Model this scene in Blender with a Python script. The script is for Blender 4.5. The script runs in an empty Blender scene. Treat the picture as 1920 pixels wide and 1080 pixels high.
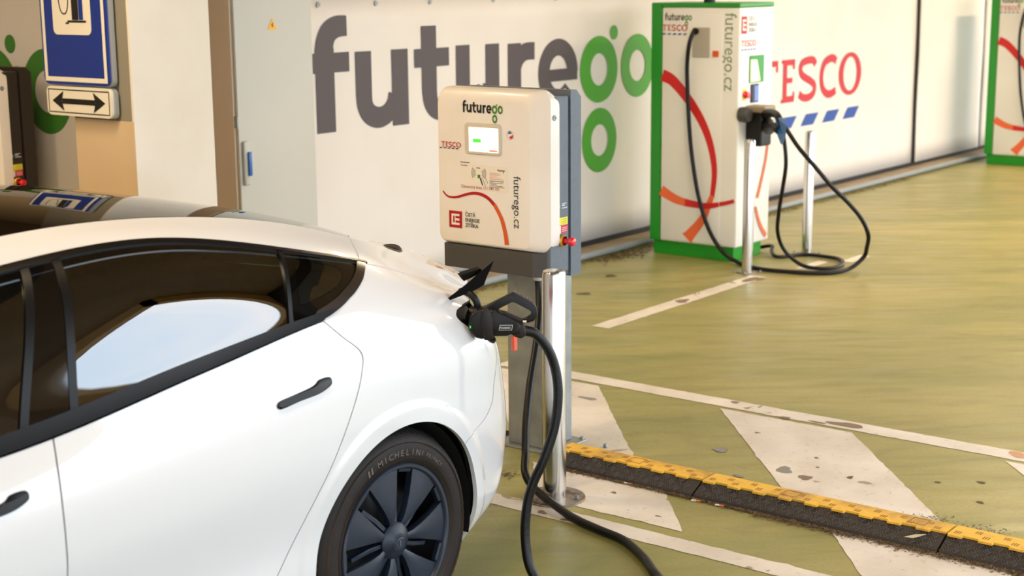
import bpy, bmesh, math, random
import numpy as np
from mathutils import Vector, Matrix
random.seed(4)
SC = bpy.context.scene
COL = SC.collection
# ------------------------------------------------------------------ camera, sky, added fill lamps, exposure
CAMZ = 1.95
f_, pit, rol, yaw = 2885.4, .199596, -.0088211, .658394
fw = Vector((math.cos(yaw)*math.cos(pit), math.sin(yaw)*math.cos(pit), -math.sin(pit)))
rt = Vector((math.sin(yaw), -math.cos(yaw), 0)); up = rt.cross(fw)
r2 = rt*math.cos(rol)+up*math.sin(rol); u2 = -rt*math.sin(rol)+up*math.cos(rol)
cam = bpy.data.cameras.new('camera'); co = bpy.data.objects.new('camera', cam); COL.objects.link(co)
co.matrix_world = Matrix(((r2.x, u2.x, -fw.x, 0), (r2.y, u2.y, -fw.y, 0), (r2.z, u2.z, -fw.z, CAMZ), (0, 0, 0, 1)))
cam.sensor_width = 36; cam.lens = f_/1920*36; cam.clip_end = 300
cam.dof.use_dof = True; cam.dof.focus_distance = 5.35; cam.dof.aperture_fstop = 3.6
SC.camera = co
SC.view_settings.view_transform = 'Standard'; SC.view_settings.look = 'None'
SC.view_settings.exposure = 0.13; SC.view_settings.gamma = 1; SC.view_settings.use_curve_mapping = False

w = bpy.data.worlds.new('sky'); SC.world = w; w.use_nodes = True
nt = w.node_tree; N = nt.nodes; L = nt.links
bg = N['Background']; bg.inputs[1].default_value = 4.5
tc = N.new('ShaderNodeTexCoord'); mp = N.new('ShaderNodeMapping'); mp.inputs['Scale'].default_value = (1.2, 1.2, 3.2)
nz = N.new('ShaderNodeTexNoise'); nz.inputs['Scale'].default_value = 1.7; nz.inputs['Detail'].default_value = 5
cr = N.new('ShaderNodeValToRGB'); cr.color_ramp.elements[0].position = .38; cr.color_ramp.elements[1].position = .62
cr.color_ramp.elements[0].color = (.66, .82, 1.0, 1); cr.color_ramp.elements[1].color = (1.0, 1.0, 1.0, 1)
L.new(tc.outputs['Generated'], mp.inputs[0]); L.new(mp.outputs[0], nz.inputs['Vector']); L.new(nz.outputs['Fac'], cr.inputs[0]); L.new(cr.outputs[0], bg.inputs[0])

def area(name, loc, size, energy, color, rot=(0, 0, 0)):
    l = bpy.data.lights.new(name, 'AREA'); l.shape = 'RECTANGLE'; l.size, l.size_y = size; l.energy = energy; l.color = color
    o = bpy.data.objects.new(name, l); COL.objects.link(o); o.location = loc; o.rotation_euler = rot
    return o
CEIL = 3.3
FILL_LAMPS = [(7.6, 4.0, 50), (11.6, 3.9, 95), (15.6, 3.9, 110), (11.6, 1.5, 110), (15.6, 1.5, 120), (19.6, 2.8, 85), (2.2, 8.6, 26), (-.6, 4.3, 70), (-4.6, 4.3, 80), (-2.4, 8.6, 50), (3.2, 5.4, 70), (1.2, 5.6, 60), (2.3, 2.4, 40)]
for lx, ly, le in FILL_LAMPS:
    area('added_fill_light', (lx, ly, CEIL-.13), (1.2, .25), le, (1, .76, .48))  # unseen warm fill lights, added to brighten walls, floor and car

# ------------------------------------------------------------------ helpers
def srgb(r, g, b):
    f = lambda c: (c/255/12.92) if c <= 10 else ((c/255+.055)/1.055)**2.4
    return (f(r), f(g), f(b), 1)
MATS = {}
def mat(name, col, rough=.5, metal=0, coat=0, spec=.5, noise=None, bump=None, emit=None, trans=0):
    if name in MATS: return MATS[name]
    m = bpy.data.materials.new(name); m.use_nodes = True; n = m.node_tree.nodes; l = m.node_tree.links
    p = n['Principled BSDF']; c = srgb(*col) if len(col) == 3 else col
    p.inputs['Base Color'].default_value = c; p.inputs['Roughness'].default_value = rough; p.inputs['Metallic'].default_value = metal
    p.inputs['Coat Weight'].default_value = coat; p.inputs['Coat Roughness'].default_value = .02; p.inputs['Specular IOR Level'].default_value = spec
    tcn = n.new('ShaderNodeTexCoord')
    if noise:                                       # (scale, colour 2, contrast low, high)
        t = n.new('ShaderNodeTexNoise'); t.inputs['Scale'].default_value = noise[0]; t.inputs['Detail'].default_value = 6
        r = n.new('ShaderNodeValToRGB'); r.color_ramp.elements[0].position = noise[2]; r.color_ramp.elements[1].position = noise[3]
        r.color_ramp.elements[0].color = c; r.color_ramp.elements[1].color = srgb(*noise[1])
        l.new(tcn.outputs['Object'], t.inputs['Vector']); l.new(t.outputs['Fac'], r.inputs[0]); l.new(r.outputs[0], p.inputs['Base Color'])
    if bump:
        t = n.new('ShaderNodeTexNoise'); t.inputs['Scale'].default_value = bump[0]; b = n.new('ShaderNodeBump'); b.inputs['Strength'].default_value = bump[1]
        b.inputs['Distance'].default_value = .01
        l.new(tcn.outputs['Object'], t.inputs['Vector']); l.new(t.outputs['Fac'], b.inputs['Height']); l.new(b.outputs[0], p.inputs['Normal'])
    if emit: p.inputs['Emission Color'].default_value = c; p.inputs['Emission Strength'].default_value = emit
    MATS[name] = m
    return m
def tag(o, label=None, cat=None, group=None, kind=None):
    if label: o['label'] = label
    if cat: o['category'] = cat
    if group: o['group'] = group
    if kind: o['kind'] = kind
    return o
def empty(name, loc=(0, 0, 0), label=None, cat=None, group=None, kind=None):
    o = bpy.data.objects.new(name, None); COL.objects.link(o); o.location = loc; o.empty_display_size = .1
    return tag(o, label, cat, group, kind)
def link(name, me, parent=None, m=None):
    o = bpy.data.objects.new(name, me); COL.objects.link(o)
    if m is not None: me.materials.clear(); me.materials.append(m)
    if parent is not None:
        o.parent = parent; pl = Vector((0, 0, 0)); q = parent
        while q is not None: pl += q.location; q = q.parent
        me.transform(Matrix.Translation(-pl))       # meshes are made in world coordinates, parents only translate
    return o
def smooth(me, ang=None):
    for p in me.polygons: p.use_smooth = True
    if ang: me.set_sharp_from_angle(angle=math.radians(ang))
class B:
    """collects simple shapes in world coordinates into one mesh"""
    def __init__(s): s.bm = bmesh.new()
    def box(s, a, b, bev=0, seg=2):
        c = [(a[i]+b[i])/2 for i in range(3)]; d = [abs(b[i]-a[i]) for i in range(3)]
        r = bmesh.ops.create_cube(s.bm, size=1); vs = r['verts']
        for v in vs: v.co = Vector((v.co.x*d[0]+c[0], v.co.y*d[1]+c[1], v.co.z*d[2]+c[2]))
        if bev:
            es = list({e for v in vs for e in v.link_edges})
            bmesh.ops.bevel(s.bm, geom=es, offset=bev, segments=seg, affect='EDGES', profile=.5)
        return s
    def quad(s, *ps): s.bm.faces.new([s.bm.verts.new(p) for p in ps]); return s
    def prism(s, pts, off):                          # polygon (3D points) extruded by the vector off
        a = [s.bm.verts.new(p) for p in pts]; b = [s.bm.verts.new(Vector(p)+Vector(off)) for p in pts]; n = len(a)
        s.bm.faces.new(a[::-1]); s.bm.faces.new(b)
        for i in range(n): s.bm.faces.new((a[i], a[(i+1) % n], b[(i+1) % n], b[i]))
        return s
    def tube(s, pts, r, n=12, cap=True, res=1):
        pts = [Vector(p) for p in pts]
        if res > 1: pts = crom(pts, res)
        rr = r if callable(r) else (lambda t: r)
        prev = None; rings = []; t0 = (pts[1]-pts[0]).normalized()
        nrm = t0.orthogonal().normalized()
        for i, p in enumerate(pts):
            t = (pts[min(i+1, len(pts)-1)]-pts[max(i-1, 0)]).normalized()
            nrm = (nrm-t*nrm.dot(t)).normalized(); bn = t.cross(nrm); q = rr(i/(len(pts)-1))
            rings.append([s.bm.verts.new(p+(nrm*math.cos(a)+bn*math.sin(a))*q) for a in [2*math.pi*k/n for k in range(n)]])
        for a, b in zip(rings, rings[1:]):
            for k in range(n): s.bm.faces.new((a[k], a[(k+1) % n], b[(k+1) % n], b[k]))
        if cap: s.bm.faces.new(rings[0][::-1]); s.bm.faces.new(rings[-1])
        return s
    def lathe(s, prof, c, axis='z', n=48, close=False, cap=False):  # prof [(radius, height)]
        rings = []
        for r, h in prof:
            ring = []
            for k in range(n):
                a = 2*math.pi*k/n; x, y = r*math.cos(a), r*math.sin(a)
                q = {'z': (x, y, h), 'y': (x, h, -y), 'x': (h, x, y)}[axis]
                ring.append(s.bm.verts.new((c[0]+q[0], c[1]+q[1], c[2]+q[2])))
            rings.append(ring)
        prs = list(zip(rings, rings[1:]))+([(rings[-1], rings[0])] if close else [])
        for a, b in prs:
            for k in range(n): s.bm.faces.new((a[k], a[(k+1) % n], b[(k+1) % n], b[k]))
        if cap:
            if prof[0][0] > 1e-6: s.bm.faces.new(rings[0][::-1])
            if prof[-1][0] > 1e-6: s.bm.faces.new(rings[-1])
        return s
    def add(s, name, m, parent=None, sm=None, fix=True):
        if fix:
            bmesh.ops.remove_doubles(s.bm, verts=s.bm.verts, dist=1e-6)
            bmesh.ops.recalc_face_normals(s.bm, faces=s.bm.faces)
        me = bpy.data.meshes.new(name); s.bm.to_mesh(me); s.bm.free()
        if sm: smooth(me, sm)
        return link(name, me, parent, m)
def crom(P, res):
    out = []; n = len(P)
    for i in range(n-1):
        a, b, c, d = P[max(i-1, 0)], P[i], P[i+1], P[min(i+2, n-1)]
        for k in range(res):
            t = k/res
            out.append(.5*((2*b)+(c-a)*t+(2*a-5*b+4*c-d)*t*t+(-a+3*b-3*c+d)*t**3))
    out.append(P[-1]); return out

# flat print: shapes in a 2-D frame (origin, right vector, up vector, out vector), laid on a real surface
class Print:
    def __init__(s, o, ex, ez, lift=.0012, step=3e-5):
        s.o = Vector(o); s.ex = Vector(ex).normalized(); s.ez = Vector(ez).normalized(); s.n = s.ex.cross(s.ez)
        s.lift = lift; s.step = step; s.bm = bmesh.new(); s.sx = 1; s.sz = 1; s.dx = 0; s.dz = 0; s.k = 0
    def at(s, dx, dz, sx=1, sz=None): s.dx, s.dz, s.sx, s.sz = dx, dz, sx, sz or sx; return s
    def P(s, x, z): return s.o+s.ex*(s.dx+x*s.sx)+s.ez*(s.dz+z*s.sz)+s.n*(s.lift+s.k*s.step)
    def poly(s, pts): s.k += 1; s.bm.faces.new([s.bm.verts.new(s.P(*p)) for p in pts]); return s
    def rect(s, x0, z0, x1, z1, sl=0): return s.poly([(x0, z0), (x1, z0), (x1+sl, z1), (x0+sl, z1)])
    def stroke(s, pts, wd, curve=0):
        s.k += 1; pts = [Vector((p[0], p[1], 0)) for p in pts]
        if curve: pts = crom(pts, curve)
        n = len(pts); ws = wd if isinstance(wd, (list, tuple)) else (wd, wd); l, r = [], []
        for i, p in enumerate(pts):
            t = (pts[min(i+1, n-1)]-pts[max(i-1, 0)]).normalized(); nn = Vector((-t.y, t.x, 0))
            q = ws[0]+(ws[1]-ws[0])*i/(n-1)
            l.append(p+nn*q/2); r.append(p-nn*q/2)
        vl = [s.bm.verts.new(s.P(p.x, p.y)) for p in l]; vr = [s.bm.verts.new(s.P(p.x, p.y)) for p in r]
        for i in range(n-1): s.bm.faces.new((vr[i], vr[i+1], vl[i+1], vl[i]))
        return s
    def ring(s, cx, cz, ro, ri, a0=0, a1=360, n=48, ko=1, ki=None):
        s.k += 1; ki = ko if ki is None else ki; vo, vi = [], []
        for k in range(n+1):
            a = math.radians(a0+(a1-a0)*k/n)
            vo.append(s.bm.verts.new(s.P(cx+ro*math.cos(a)*ko, cz+ro*math.sin(a)))); vi.append(s.bm.verts.new(s.P(cx+ri*math.cos(a)*ki, cz+ri*math.sin(a))))
        for k in range(n): s.bm.faces.new((vi[k], vo[k], vo[k+1], vi[k+1]))
        return s
    def disc(s, cx, cz, r, k=1, n=24): return s.poly([(cx+r*k*math.cos(2*math.pi*i/n), cz+r*math.sin(2*math.pi*i/n)) for i in range(n)])
    def logo(s, part):
        """the 'future' / 'go' lettering, in metres of the big banner, x from 0, baseline 0"""
        X = 6.25; Z = 1.075
        q = lambda *p: [(a-X, b-Z) for a, b in p]
        if part == 'dark':
            s.stroke(q((6.348, 1.08), (6.348, 1.42), (6.348, 1.56)), .15); s.stroke(q((6.348, 1.53), (6.352, 1.585), (6.385, 1.645), (6.45, 1.678), (6.535, 1.682)), (.15, .115), 5)
            s.rect(0, .345, .298, .458)
            s.stroke(q((6.668, 1.53), (6.668, 1.27)), .134); s.stroke(q((6.668, 1.29), (6.675, 1.215), (6.715, 1.16), (6.79, 1.135), (6.87, 1.155), (6.925, 1.21), (6.94, 1.27)), (.134, .115), 5)
            s.rect(.665, 0, .81, .455)
            s.stroke(q((7.258, 1.66), (7.258, 1.25)), .138); s.stroke(q((7.258, 1.27), (7.268, 1.2), (7.305, 1.155), (7.36, 1.135), (7.45, 1.14)), (.138, .11), 5); s.rect(.872, .335, 1.198, .448)
            s.stroke(q((7.585, 1.53), (7.585, 1.27)), .134); s.stroke(q((7.585, 1.29), (7.592, 1.215), (7.63, 1.16), (7.70, 1.135), (7.78, 1.155), (7.83, 1.21), (7.845, 1.27)), (.134, .115), 5)
            s.rect(1.565, 0, 1.705, .452)
            s.rect(1.80, 0, 1.94, .445); s.stroke(q((8.13, 1.36), (8.165, 1.42), (8.235, 1.46), (8.34, 1.463)), (.12, .115), 5)
            s.ring(2.362, .229, .229, .115, 0, 318, ko=1, ki=.9); s.rect(2.23, .17, 2.585, .252)
        else:
            s.ring(2.855, .225, .235, .114, ki=.93); s.disc(3.043, .478, .051, .97)
            s.ring(2.862, -.279, .231, .113, ko=.94, ki=.93); s.ring(3.352, .228, .23, .114, ko=.94, ki=.93)
        return s
    def tesco(s, t=True):
        """the red lettering, letters 0.366 high, E starts at x 0.37"""
        h = .366
        if t:
            s.rect(.07, 0, .14, h); s.rect(-.06, h-.05, .305, h); s.rect(-.06, h-.10, -.03, h-.04); s.rect(.275, h-.10, .305, h-.04); s.rect(.03, 0, .18, .03)
        s.rect(.40, 0, .47, h); s.rect(.37, 0, .42, .03); s.rect(.37, h-.03, .42, h); s.rect(.40, h-.05, .61, h); s.rect(.40, 0, .605, .055); s.rect(.40, .165, .57, .21)
        s.rect(.575, h-.085, .61, h-.03); s.rect(.58, .03, .612, .09)
        s.stroke([(1.0, .30), (.96, .338), (.87, .345), (.75, .325), (.715, .27), (.76, .215), (.90, .165), (.985, .12), (.975, .055), (.88, .02), (.77, .025), (.70, .06)], .066, 6)
        s.stroke([(1.405, .31), (1.36, .335), (1.28, .34), (1.17, .30), (1.12, .2), (1.145, .09), (1.23, .03), (1.32, .025), (1.41, .05)], .07, 6)
        s.ring(1.70, .183, .195, .155, ko=1.2, ki=.90)
        return s
    def bars(s, n=5):
        for i in range(n): s.rect(.74+(i-2)*.415, -.225, .985+(i-2)*.415, -.125, .10)
        return s
    def add(s, name, m, parent, label=None):
        me = bpy.data.meshes.new(name); s.bm.to_mesh(me); s.bm.free()
        return tag(link(name, me, parent, m), label)
def words(name, txt, size, o, ex, ez, m, parent, bold=0, wide=1, align='LEFT', lift=.0013, label=None):
    """lettering set in Blender's built-in face and laid flat on a surface"""
    c = bpy.data.curves.new(name, 'FONT'); c.body = txt; c.size = 1; c.offset = bold; c.resolution_u = 3; c.align_x = align; c.space_line = 1.0
    t = bpy.data.objects.new(name, c); me = bpy.data.meshes.new_from_object(t); bpy.data.objects.remove(t); bpy.data.curves.remove(c)
    ex = Vector(ex).normalized(); ez = Vector(ez).normalized(); n = ex.cross(ez); o = Vector(o)+n*lift
    me.transform(Matrix(((ex.x*size*wide, ez.x*size, n.x, o.x), (ex.y*size*wide, ez.y*size, n.y, o.y), (ex.z*size*wide, ez.z*size, n.z, o.z), (0, 0, 0, 1))))
    return tag(link(name, me, parent, m), label)
import numpy as np
# ---- car body surfaces (car frame = world x along the car, h = distance from the centre plane, z up)
YC = 3.78
def nspline(xs, ys):
    xs=np.array(xs,float); ys=np.array(ys,float); n=len(xs)
    d=np.diff(ys)/np.diff(xs)                       # monotone-ish Hermite (PCHIP blended with Catmull-Rom)
    m=np.zeros(n); h=np.diff(xs)
    m[1:-1]=(d[:-1]*h[1:]+d[1:]*h[:-1])/(h[:-1]+h[1:]); m[0]=d[0]; m[-1]=d[-1]
    def f(x):
        x=np.asarray(x,float); i=np.clip(np.searchsorted(xs,x)-1,0,n-2)
        hh=h[i]; t=(x-xs[i])/hh; t2=t*t; t3=t2*t
        return (2*t3-3*t2+1)*ys[i]+(t3-2*t2+t)*hh*m[i]+(-2*t3+3*t2)*ys[i+1]+(t3-t2)*hh*m[i+1]
    return f
U=[-1.15,-.85,-.6,-.38,-.15,.3,.7,1.1,1.5,2.0,2.5,3.0,3.3,3.55,3.8,3.95,4.1,4.3,4.55,4.85]
#   x offset of the nose / tail corner for the reference row, half width, per station
Xr=[-.56,-.53,-.45,-.30,-.12,.3,.7,1.1,1.5,2.0,2.5,3.0,3.3,3.54,3.75,3.86,3.94,4.02,4.07,4.09]
Hr=[0,.36,.62,.80,.885,.925,.925,.924,.924,.924,.925,.925,.922,.898,.845,.77,.665,.49,.26,0]
Zrow={0:[.24,.22,.21,.20,.19,.18,.17,.165,.165,.165,.165,.165,.17,.18,.20,.22,.24,.25,.255,.26],
1:[.32,.31,.30,.29,.28,.265,.26,.26,.26,.26,.26,.26,.265,.28,.31,.33,.34,.35,.355,.36],
2:[.44,.44,.44,.44,.44,.44,.44,.44,.44,.445,.45,.455,.46,.47,.48,.49,.495,.50,.50,.50],
3:[.55,.56,.575,.59,.61,.63,.64,.645,.65,.655,.665,.68,.69,.69,.68,.67,.665,.66,.66,.66],
4:[.64,.65,.67,.70,.735,.785,.80,.81,.815,.825,.84,.855,.862,.86,.845,.83,.82,.81,.805,.80],
5:[.67,.69,.72,.76,.805,.86,.885,.895,.897,.916,.978,1.036,1.03,.995,.955,.925,.91,.90,.895,.89],
6:[.675,.70,.735,.78,.83,.89,.93,1.11,1.23,1.3,1.31,1.2065,1.1205,1.033,0.963,.95,.95,.963,.973,.975],
7:[.68,.71,.745,.795,.845,.905,.945,1.135,1.265,1.339,1.344,1.274,1.187,1.1035,1.03,0.995,0.98,.974,.982,.983]}
dH={0:[0,.02,.05,.07,.08,.10,.10,.10,.10,.10,.10,.10,.10,.09,.09,.08,.06,.03,.01,0],
1:[0,.01,.02,.03,.035,.04,.045,.045,.045,.045,.045,.042,.035,.03,.03,.03,.02,.01,.0,0],
2:[0,.0,.005,.01,.015,.02,.03,.032,.032,.032,.030,.022,.012,.008,.008,.008,.01,.0,.0,0],
3:[0]*20,
4:[0,.0,.02,.025,.02,.018,.018,.018,.018,.017,.016,.014,.014,.02,.025,.025,.02,.015,.01,0],
5:[0,.03,.06,.075,.075,.062,.062,.060,.058,.057,.060,0.064,0.088,0.115,.135,.135,.12,.08,.04,0],
6:[0,.07,.13,.17,.19,.205,.235,.26,.275,0.279,0.257,.186,0.184,0.195,0.185,.165,.12,.07,.03,0],
7:[0,.10,.17,.22,.25,.27,.30,.335,.355,0.359,0.347,0.305,0.287,0.29,0.265,.21,.16,.10,.05,0]}
dX={0:[.14,.13,.12,.10,.06,0,0,0,0,0,0,0,0,-.02,-.07,-.09,-.10,-.10,-.09,-.09],
1:[.05,.05,.04,.03,.02,0,0,0,0,0,0,0,0,0,-.01,-.03,-.035,-.035,-.03,-.03],
2:[.01,.01,.01,.01,0,0,0,0,0,0,0,0,0,0,0,.0,.0,0,0,0],
3:[0]*14+[-.015,-.03,-.04,-.045,-.045,-.045],
4:[.05,.04,.03,.02,.01,0,0,0,0,0,0,0,0,0,-.03,-.05,-.06,-.065,-.065,-.065],
5:[.10,.09,.07,.04,.02,0,0,0,0,0,0,0,0,0,-.03,-.045,-.055,-.06,-.06,-.06],
6:[.14,.12,.10,.06,.03,0,0,0,0,0,0,0,0,0,-.01,-.01,-.005,-.01,-.01,-.01],
7:[.17,.15,.12,.08,.04,0,0,0,0,0,0,0,0,0,-.02,-.03,-.035,-.04,-.04,-.04]}
NR=8
RX=[nspline(U,np.array(Xr)+np.array(dX[r])) for r in range(NR)]
RH=[nspline(U,np.maximum(0,np.array(Hr)-np.array(dH[r]))) for r in range(NR)]
RZ=[nspline(U,Zrow[r]) for r in range(NR)]
def W(u,t):
    """side wrap: u along the car, t 0..7 from sill to roof rail -> x,h,z"""
    u=np.asarray(u,float); t=np.asarray(t,float)
    A=np.stack([np.stack([RX[r](u),RH[r](u),RZ[r](u)],-1) for r in range(NR)],0)  # rows
    # chord-aware cubic in t (uniform param, Hermite with non-uniform chord tangents); crease kept at 5, 6
    L=np.linalg.norm(np.diff(A,axis=0),axis=-1)+1e-5
    D=np.diff(A,axis=0)
    M=np.zeros(A.shape+(2,))                         # tangent (left, right) per row as d/dt
    for r in range(NR):
        if r==0: s=D[0]/L[0][...,None]; M[r,...,1]=s*L[0][...,None]; continue
        if r==NR-1: M[r,...,0]=D[-1]; continue
        a=L[r-1];b=L[r]
        s=(D[r-1]/a[...,None]*b[...,None]+D[r]/b[...,None]*a[...,None])/(a+b)[...,None]
        if r in (5,): 
            k=np.clip((u-2.95)/.35,0,1)[...,None]; 
            sa=D[r-1]/a[...,None]; sb=D[r]/b[...,None]
            M[r,...,0]=(sa*(1-k)*.35+s*(1-(1-k)*.35))*a[...,None]; M[r,...,1]=(sb*(1-k)+s*k)*b[...,None]; continue
        M[r,...,0]=s*a[...,None]; M[r,...,1]=s*b[...,None]
    i=np.clip(t.astype(int),0,NR-2); f=(t-i)[...,None]
    idx=np.indices(i.shape)
    g=lambda T,k: T[(k,)+tuple(idx)]
    P0=g(A,i);P1=g(A,i+1);M0=g(M[...,1],i);M1=g(M[...,0],i+1)
    f2=f*f;f3=f2*f
    R=(2*f3-3*f2+1)*P0+(f3-2*f2+f)*M0+(-2*f3+3*f2)*P1+(f3-f2)*M1
    for cx in (3.187,.312):                          # flared wheel arch lips
        d=np.hypot(R[...,0]-cx,R[...,2]-.325); q=np.clip((.432-d)/.03,0,1); R[...,1]+=.007*q*q*(3-2*q)*(t<4.2)
    k=np.where(i==5,1,0)*np.clip((3.45-u)/.5,0,1)*.004*4   # side glass is barrel-curved
    R[...,1]+=k*(f*(1-f))[...,0]; R[...,2]+=.5*k*(f*(1-f))[...,0]
    return R
ZC=nspline([-.6,-.45,-.2,.1,.4,.62,.9,1.2,1.5,1.8,2.1,2.5,2.8,3.1,3.4,3.65,3.85,4.0,4.12],
           [.66,.72,.81,.88,.93,.97,1.12,1.265,1.355,1.392,1.402,1.38,1.34,1.28,1.207,1.125,1.062,1.02,1.005])
XCo=nspline([-1.15,-.8,-.4,0,.3,.7,1.1,1.5,2.0,2.5,3.0,3.5,3.8,3.95,4.1,4.3,4.55,4.85],
            [-.39,-.36,-.26,-.04,.20,.55,1.0,1.47,2.0,2.52,3.05,3.62,3.93,4.00,4.03,4.045,4.05,4.055])
def T(u,v):
    """top skin: v 0 (left rail, row 7) .. 1 (centre plane)"""
    u=np.asarray(u,float); v=np.asarray(v,float)
    E=W(u,np.full(u.shape,7.0)); xc=XCo(u); c=np.stack([xc,0*xc,ZC(xc)],-1)
    w=(1-(1-v)**2)[...,None]                        # parabolic crown
    p=E*(1-v)[...,None]+c*v[...,None]
    p[...,2]=E[...,2]+(c[...,2]-E[...,2])*w[...,0]
    p[...,0]=E[...,0]+(c[...,0]-E[...,0])*w[...,0]
    return p
# ------------------------------------------------------------------ materials of the setting
def floor_mat():
    m = bpy.data.materials.new('floor_paint'); m.use_nodes = True; n = m.node_tree.nodes; l = m.node_tree.links; p = n['Principled BSDF']
    tcn = n.new('ShaderNodeTexCoord')
    def noise(s, det, stretch=(1, 1, 1), d=0):
        mpn = n.new('ShaderNodeMapping'); mpn.vector_type = 'TEXTURE'; mpn.inputs['Scale'].default_value = tuple(1/q for q in stretch); mpn.inputs['Rotation'].default_value = (0, 0, math.radians(-52)); t = n.new('ShaderNodeTexNoise'); t.inputs['Scale'].default_value = s; t.inputs['Detail'].default_value = det
        t.inputs['Distortion'].default_value = d
        l.new(tcn.outputs['Object'], mpn.inputs[0]); l.new(mpn.outputs[0], t.inputs['Vector']); return t.outputs['Fac']
    def ramp(f, a, b, ca, cb):
        r = n.new('ShaderNodeValToRGB'); e = r.color_ramp.elements; e[0].position = a; e[1].position = b; e[0].color = ca; e[1].color = cb; l.new(f, r.inputs[0]); return r.outputs[0]
    def mix(f, a, b, mode='MIX'):
        x = n.new('ShaderNodeMix'); x.data_type = 'RGBA'; x.blend_type = mode; x.clamp_factor = True
        if isinstance(f, (int, float)): x.inputs[0].default_value = f
        else: l.new(f, x.inputs[0])
        for i, v in ((6, a), (7, b)):
            if isinstance(v, tuple): x.inputs[i].default_value = v
            else: l.new(v, x.inputs[i])
        return x.outputs[2]
    W0 = (0, 0, 0, 1); W1 = (1, 1, 1, 1)
    base = ramp(noise(.8, 9, (.55, 1.5, 1), 1.6), .3, .7, srgb(132, 132, 72), srgb(164, 154, 92))
    base = mix(ramp(noise(1.5, 10, (.7, 2.2, 1), 2.6), .50, .76, W0, (.55, .55, .55, 1)), base, srgb(116, 104, 62))       # dusty tyre streaks
    base = mix(ramp(noise(60, 3), .45, .75, W0, (.35, .35, .35, 1)), base, srgb(112, 116, 66))
    base = mix(ramp(noise(9, 6, (1, 1.6, 1), .4), .68, .72, W0, (.8, .8, .8, 1)), base, srgb(138, 124, 98))               # chipped patches
    l.new(base, p.inputs['Base Color'])
    l.new(ramp(noise(6, 5, (.4, 2, 1)), .3, .7, (.30, .30, .30, 1), (.5, .5, .5, 1)), p.inputs['Roughness'])
    b = n.new('ShaderNodeBump'); b.inputs['Strength'].default_value = .25; b.inputs['Distance'].default_value = .002; l.new(noise(120, 4), b.inputs['Height']); l.new(b.outputs[0], p.inputs['Normal'])
    return m
def line_mat():
    m = floor_mat(); m.name = 'road_marking'; n = m.node_tree.nodes; l = m.node_tree.links; p = n['Principled BSDF']
    for k in list(p.inputs['Base Color'].links): l.remove(k)
    tcn = n.new('ShaderNodeTexCoord'); 
    def tex(s, st, a, b, ca, cb, d=0):
        mpn = n.new('ShaderNodeMapping'); mpn.inputs['Scale'].default_value = st; t = n.new('ShaderNodeTexNoise'); t.inputs['Scale'].default_value = s; t.inputs['Detail'].default_value = 8; t.inputs['Distortion'].default_value = d
        r = n.new('ShaderNodeValToRGB'); e = r.color_ramp.elements; e[0].position = a; e[1].position = b; e[0].color = ca; e[1].color = cb
        l.new(tcn.outputs['Object'], mpn.inputs[0]); l.new(mpn.outputs[0], t.inputs['Vector']); l.new(t.outputs['Fac'], r.inputs[0]); return r.outputs[0]
    a = tex(3, (1, 1, 1), .35, .7, srgb(230, 222, 212), srgb(202, 192, 178))
    msk = tex(5.5, (1, 1, 1), .66, .68, (0, 0, 0, 1), (1, 1, 1, 1), .6)
    x = n.new('ShaderNodeMix'); x.data_type = 'RGBA'; l.new(msk, x.inputs[0]); l.new(a, x.inputs[6]); x.inputs[7].default_value = srgb(150, 138, 118)
    msk2 = tex(38, (1, 1, 1), .60, .78, (0, 0, 0, 1), (.5, .5, .5, 1), .6)
    y = n.new('ShaderNodeMix'); y.data_type = 'RGBA'; l.new(msk2, y.inputs[0]); l.new(x.outputs[2], y.inputs[6]); y.inputs[7].default_value = srgb(128, 112, 92)
    l.new(y.outputs[2], p.inputs['Base Color']); p.inputs['Roughness'].default_value = .6
    return m
M_floor = floor_mat(); M_line = line_mat()
M_wall = mat('wall_paint', (222, 212, 196), .8, noise=(1.1, (206, 194, 176), .35, .75), bump=(60, .06))
M_pillar = mat('pillar_paint', (228, 222, 212), .7, noise=(2.5, (216, 208, 194), .3, .8), bump=(80, .05))
M_tan = mat('tan_plaster', (208, 184, 152), .8, noise=(2, (196, 170, 138), .3, .8))
M_dark = mat('dark_gap', (26, 25, 24), .8)
M_ceil = mat('ceiling_concrete', (146, 120, 90), .8, noise=(.9, (122, 98, 70), .3, .75))
M_beam = mat('ceiling_beam', (52, 42, 32), .7)
M_conc = mat('concrete_kerb', (156, 140, 116), .85, noise=(5, (126, 110, 88), .35, .75), bump=(40, .2))
M_asph = mat('outdoor_paving', (170, 168, 162), .9, noise=(1.3, (140, 138, 132), .3, .7))
M_galv = mat('galvanised_steel', (160, 164, 164), .45, metal=.5, noise=(9, (136, 140, 140), .35, .7))
M_white = mat('white_paint', (236, 236, 232), .45)
M_text = mat('charcoal_print', (78, 70, 74), .6); M_black = mat('black_print', (22, 22, 24), .5)
M_lime = mat('green_print', (70, 154, 30), .6); M_red = mat('red_print', (186, 16, 34), .55); M_blue = mat('blue_print', (12, 66, 150), .55)

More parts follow.
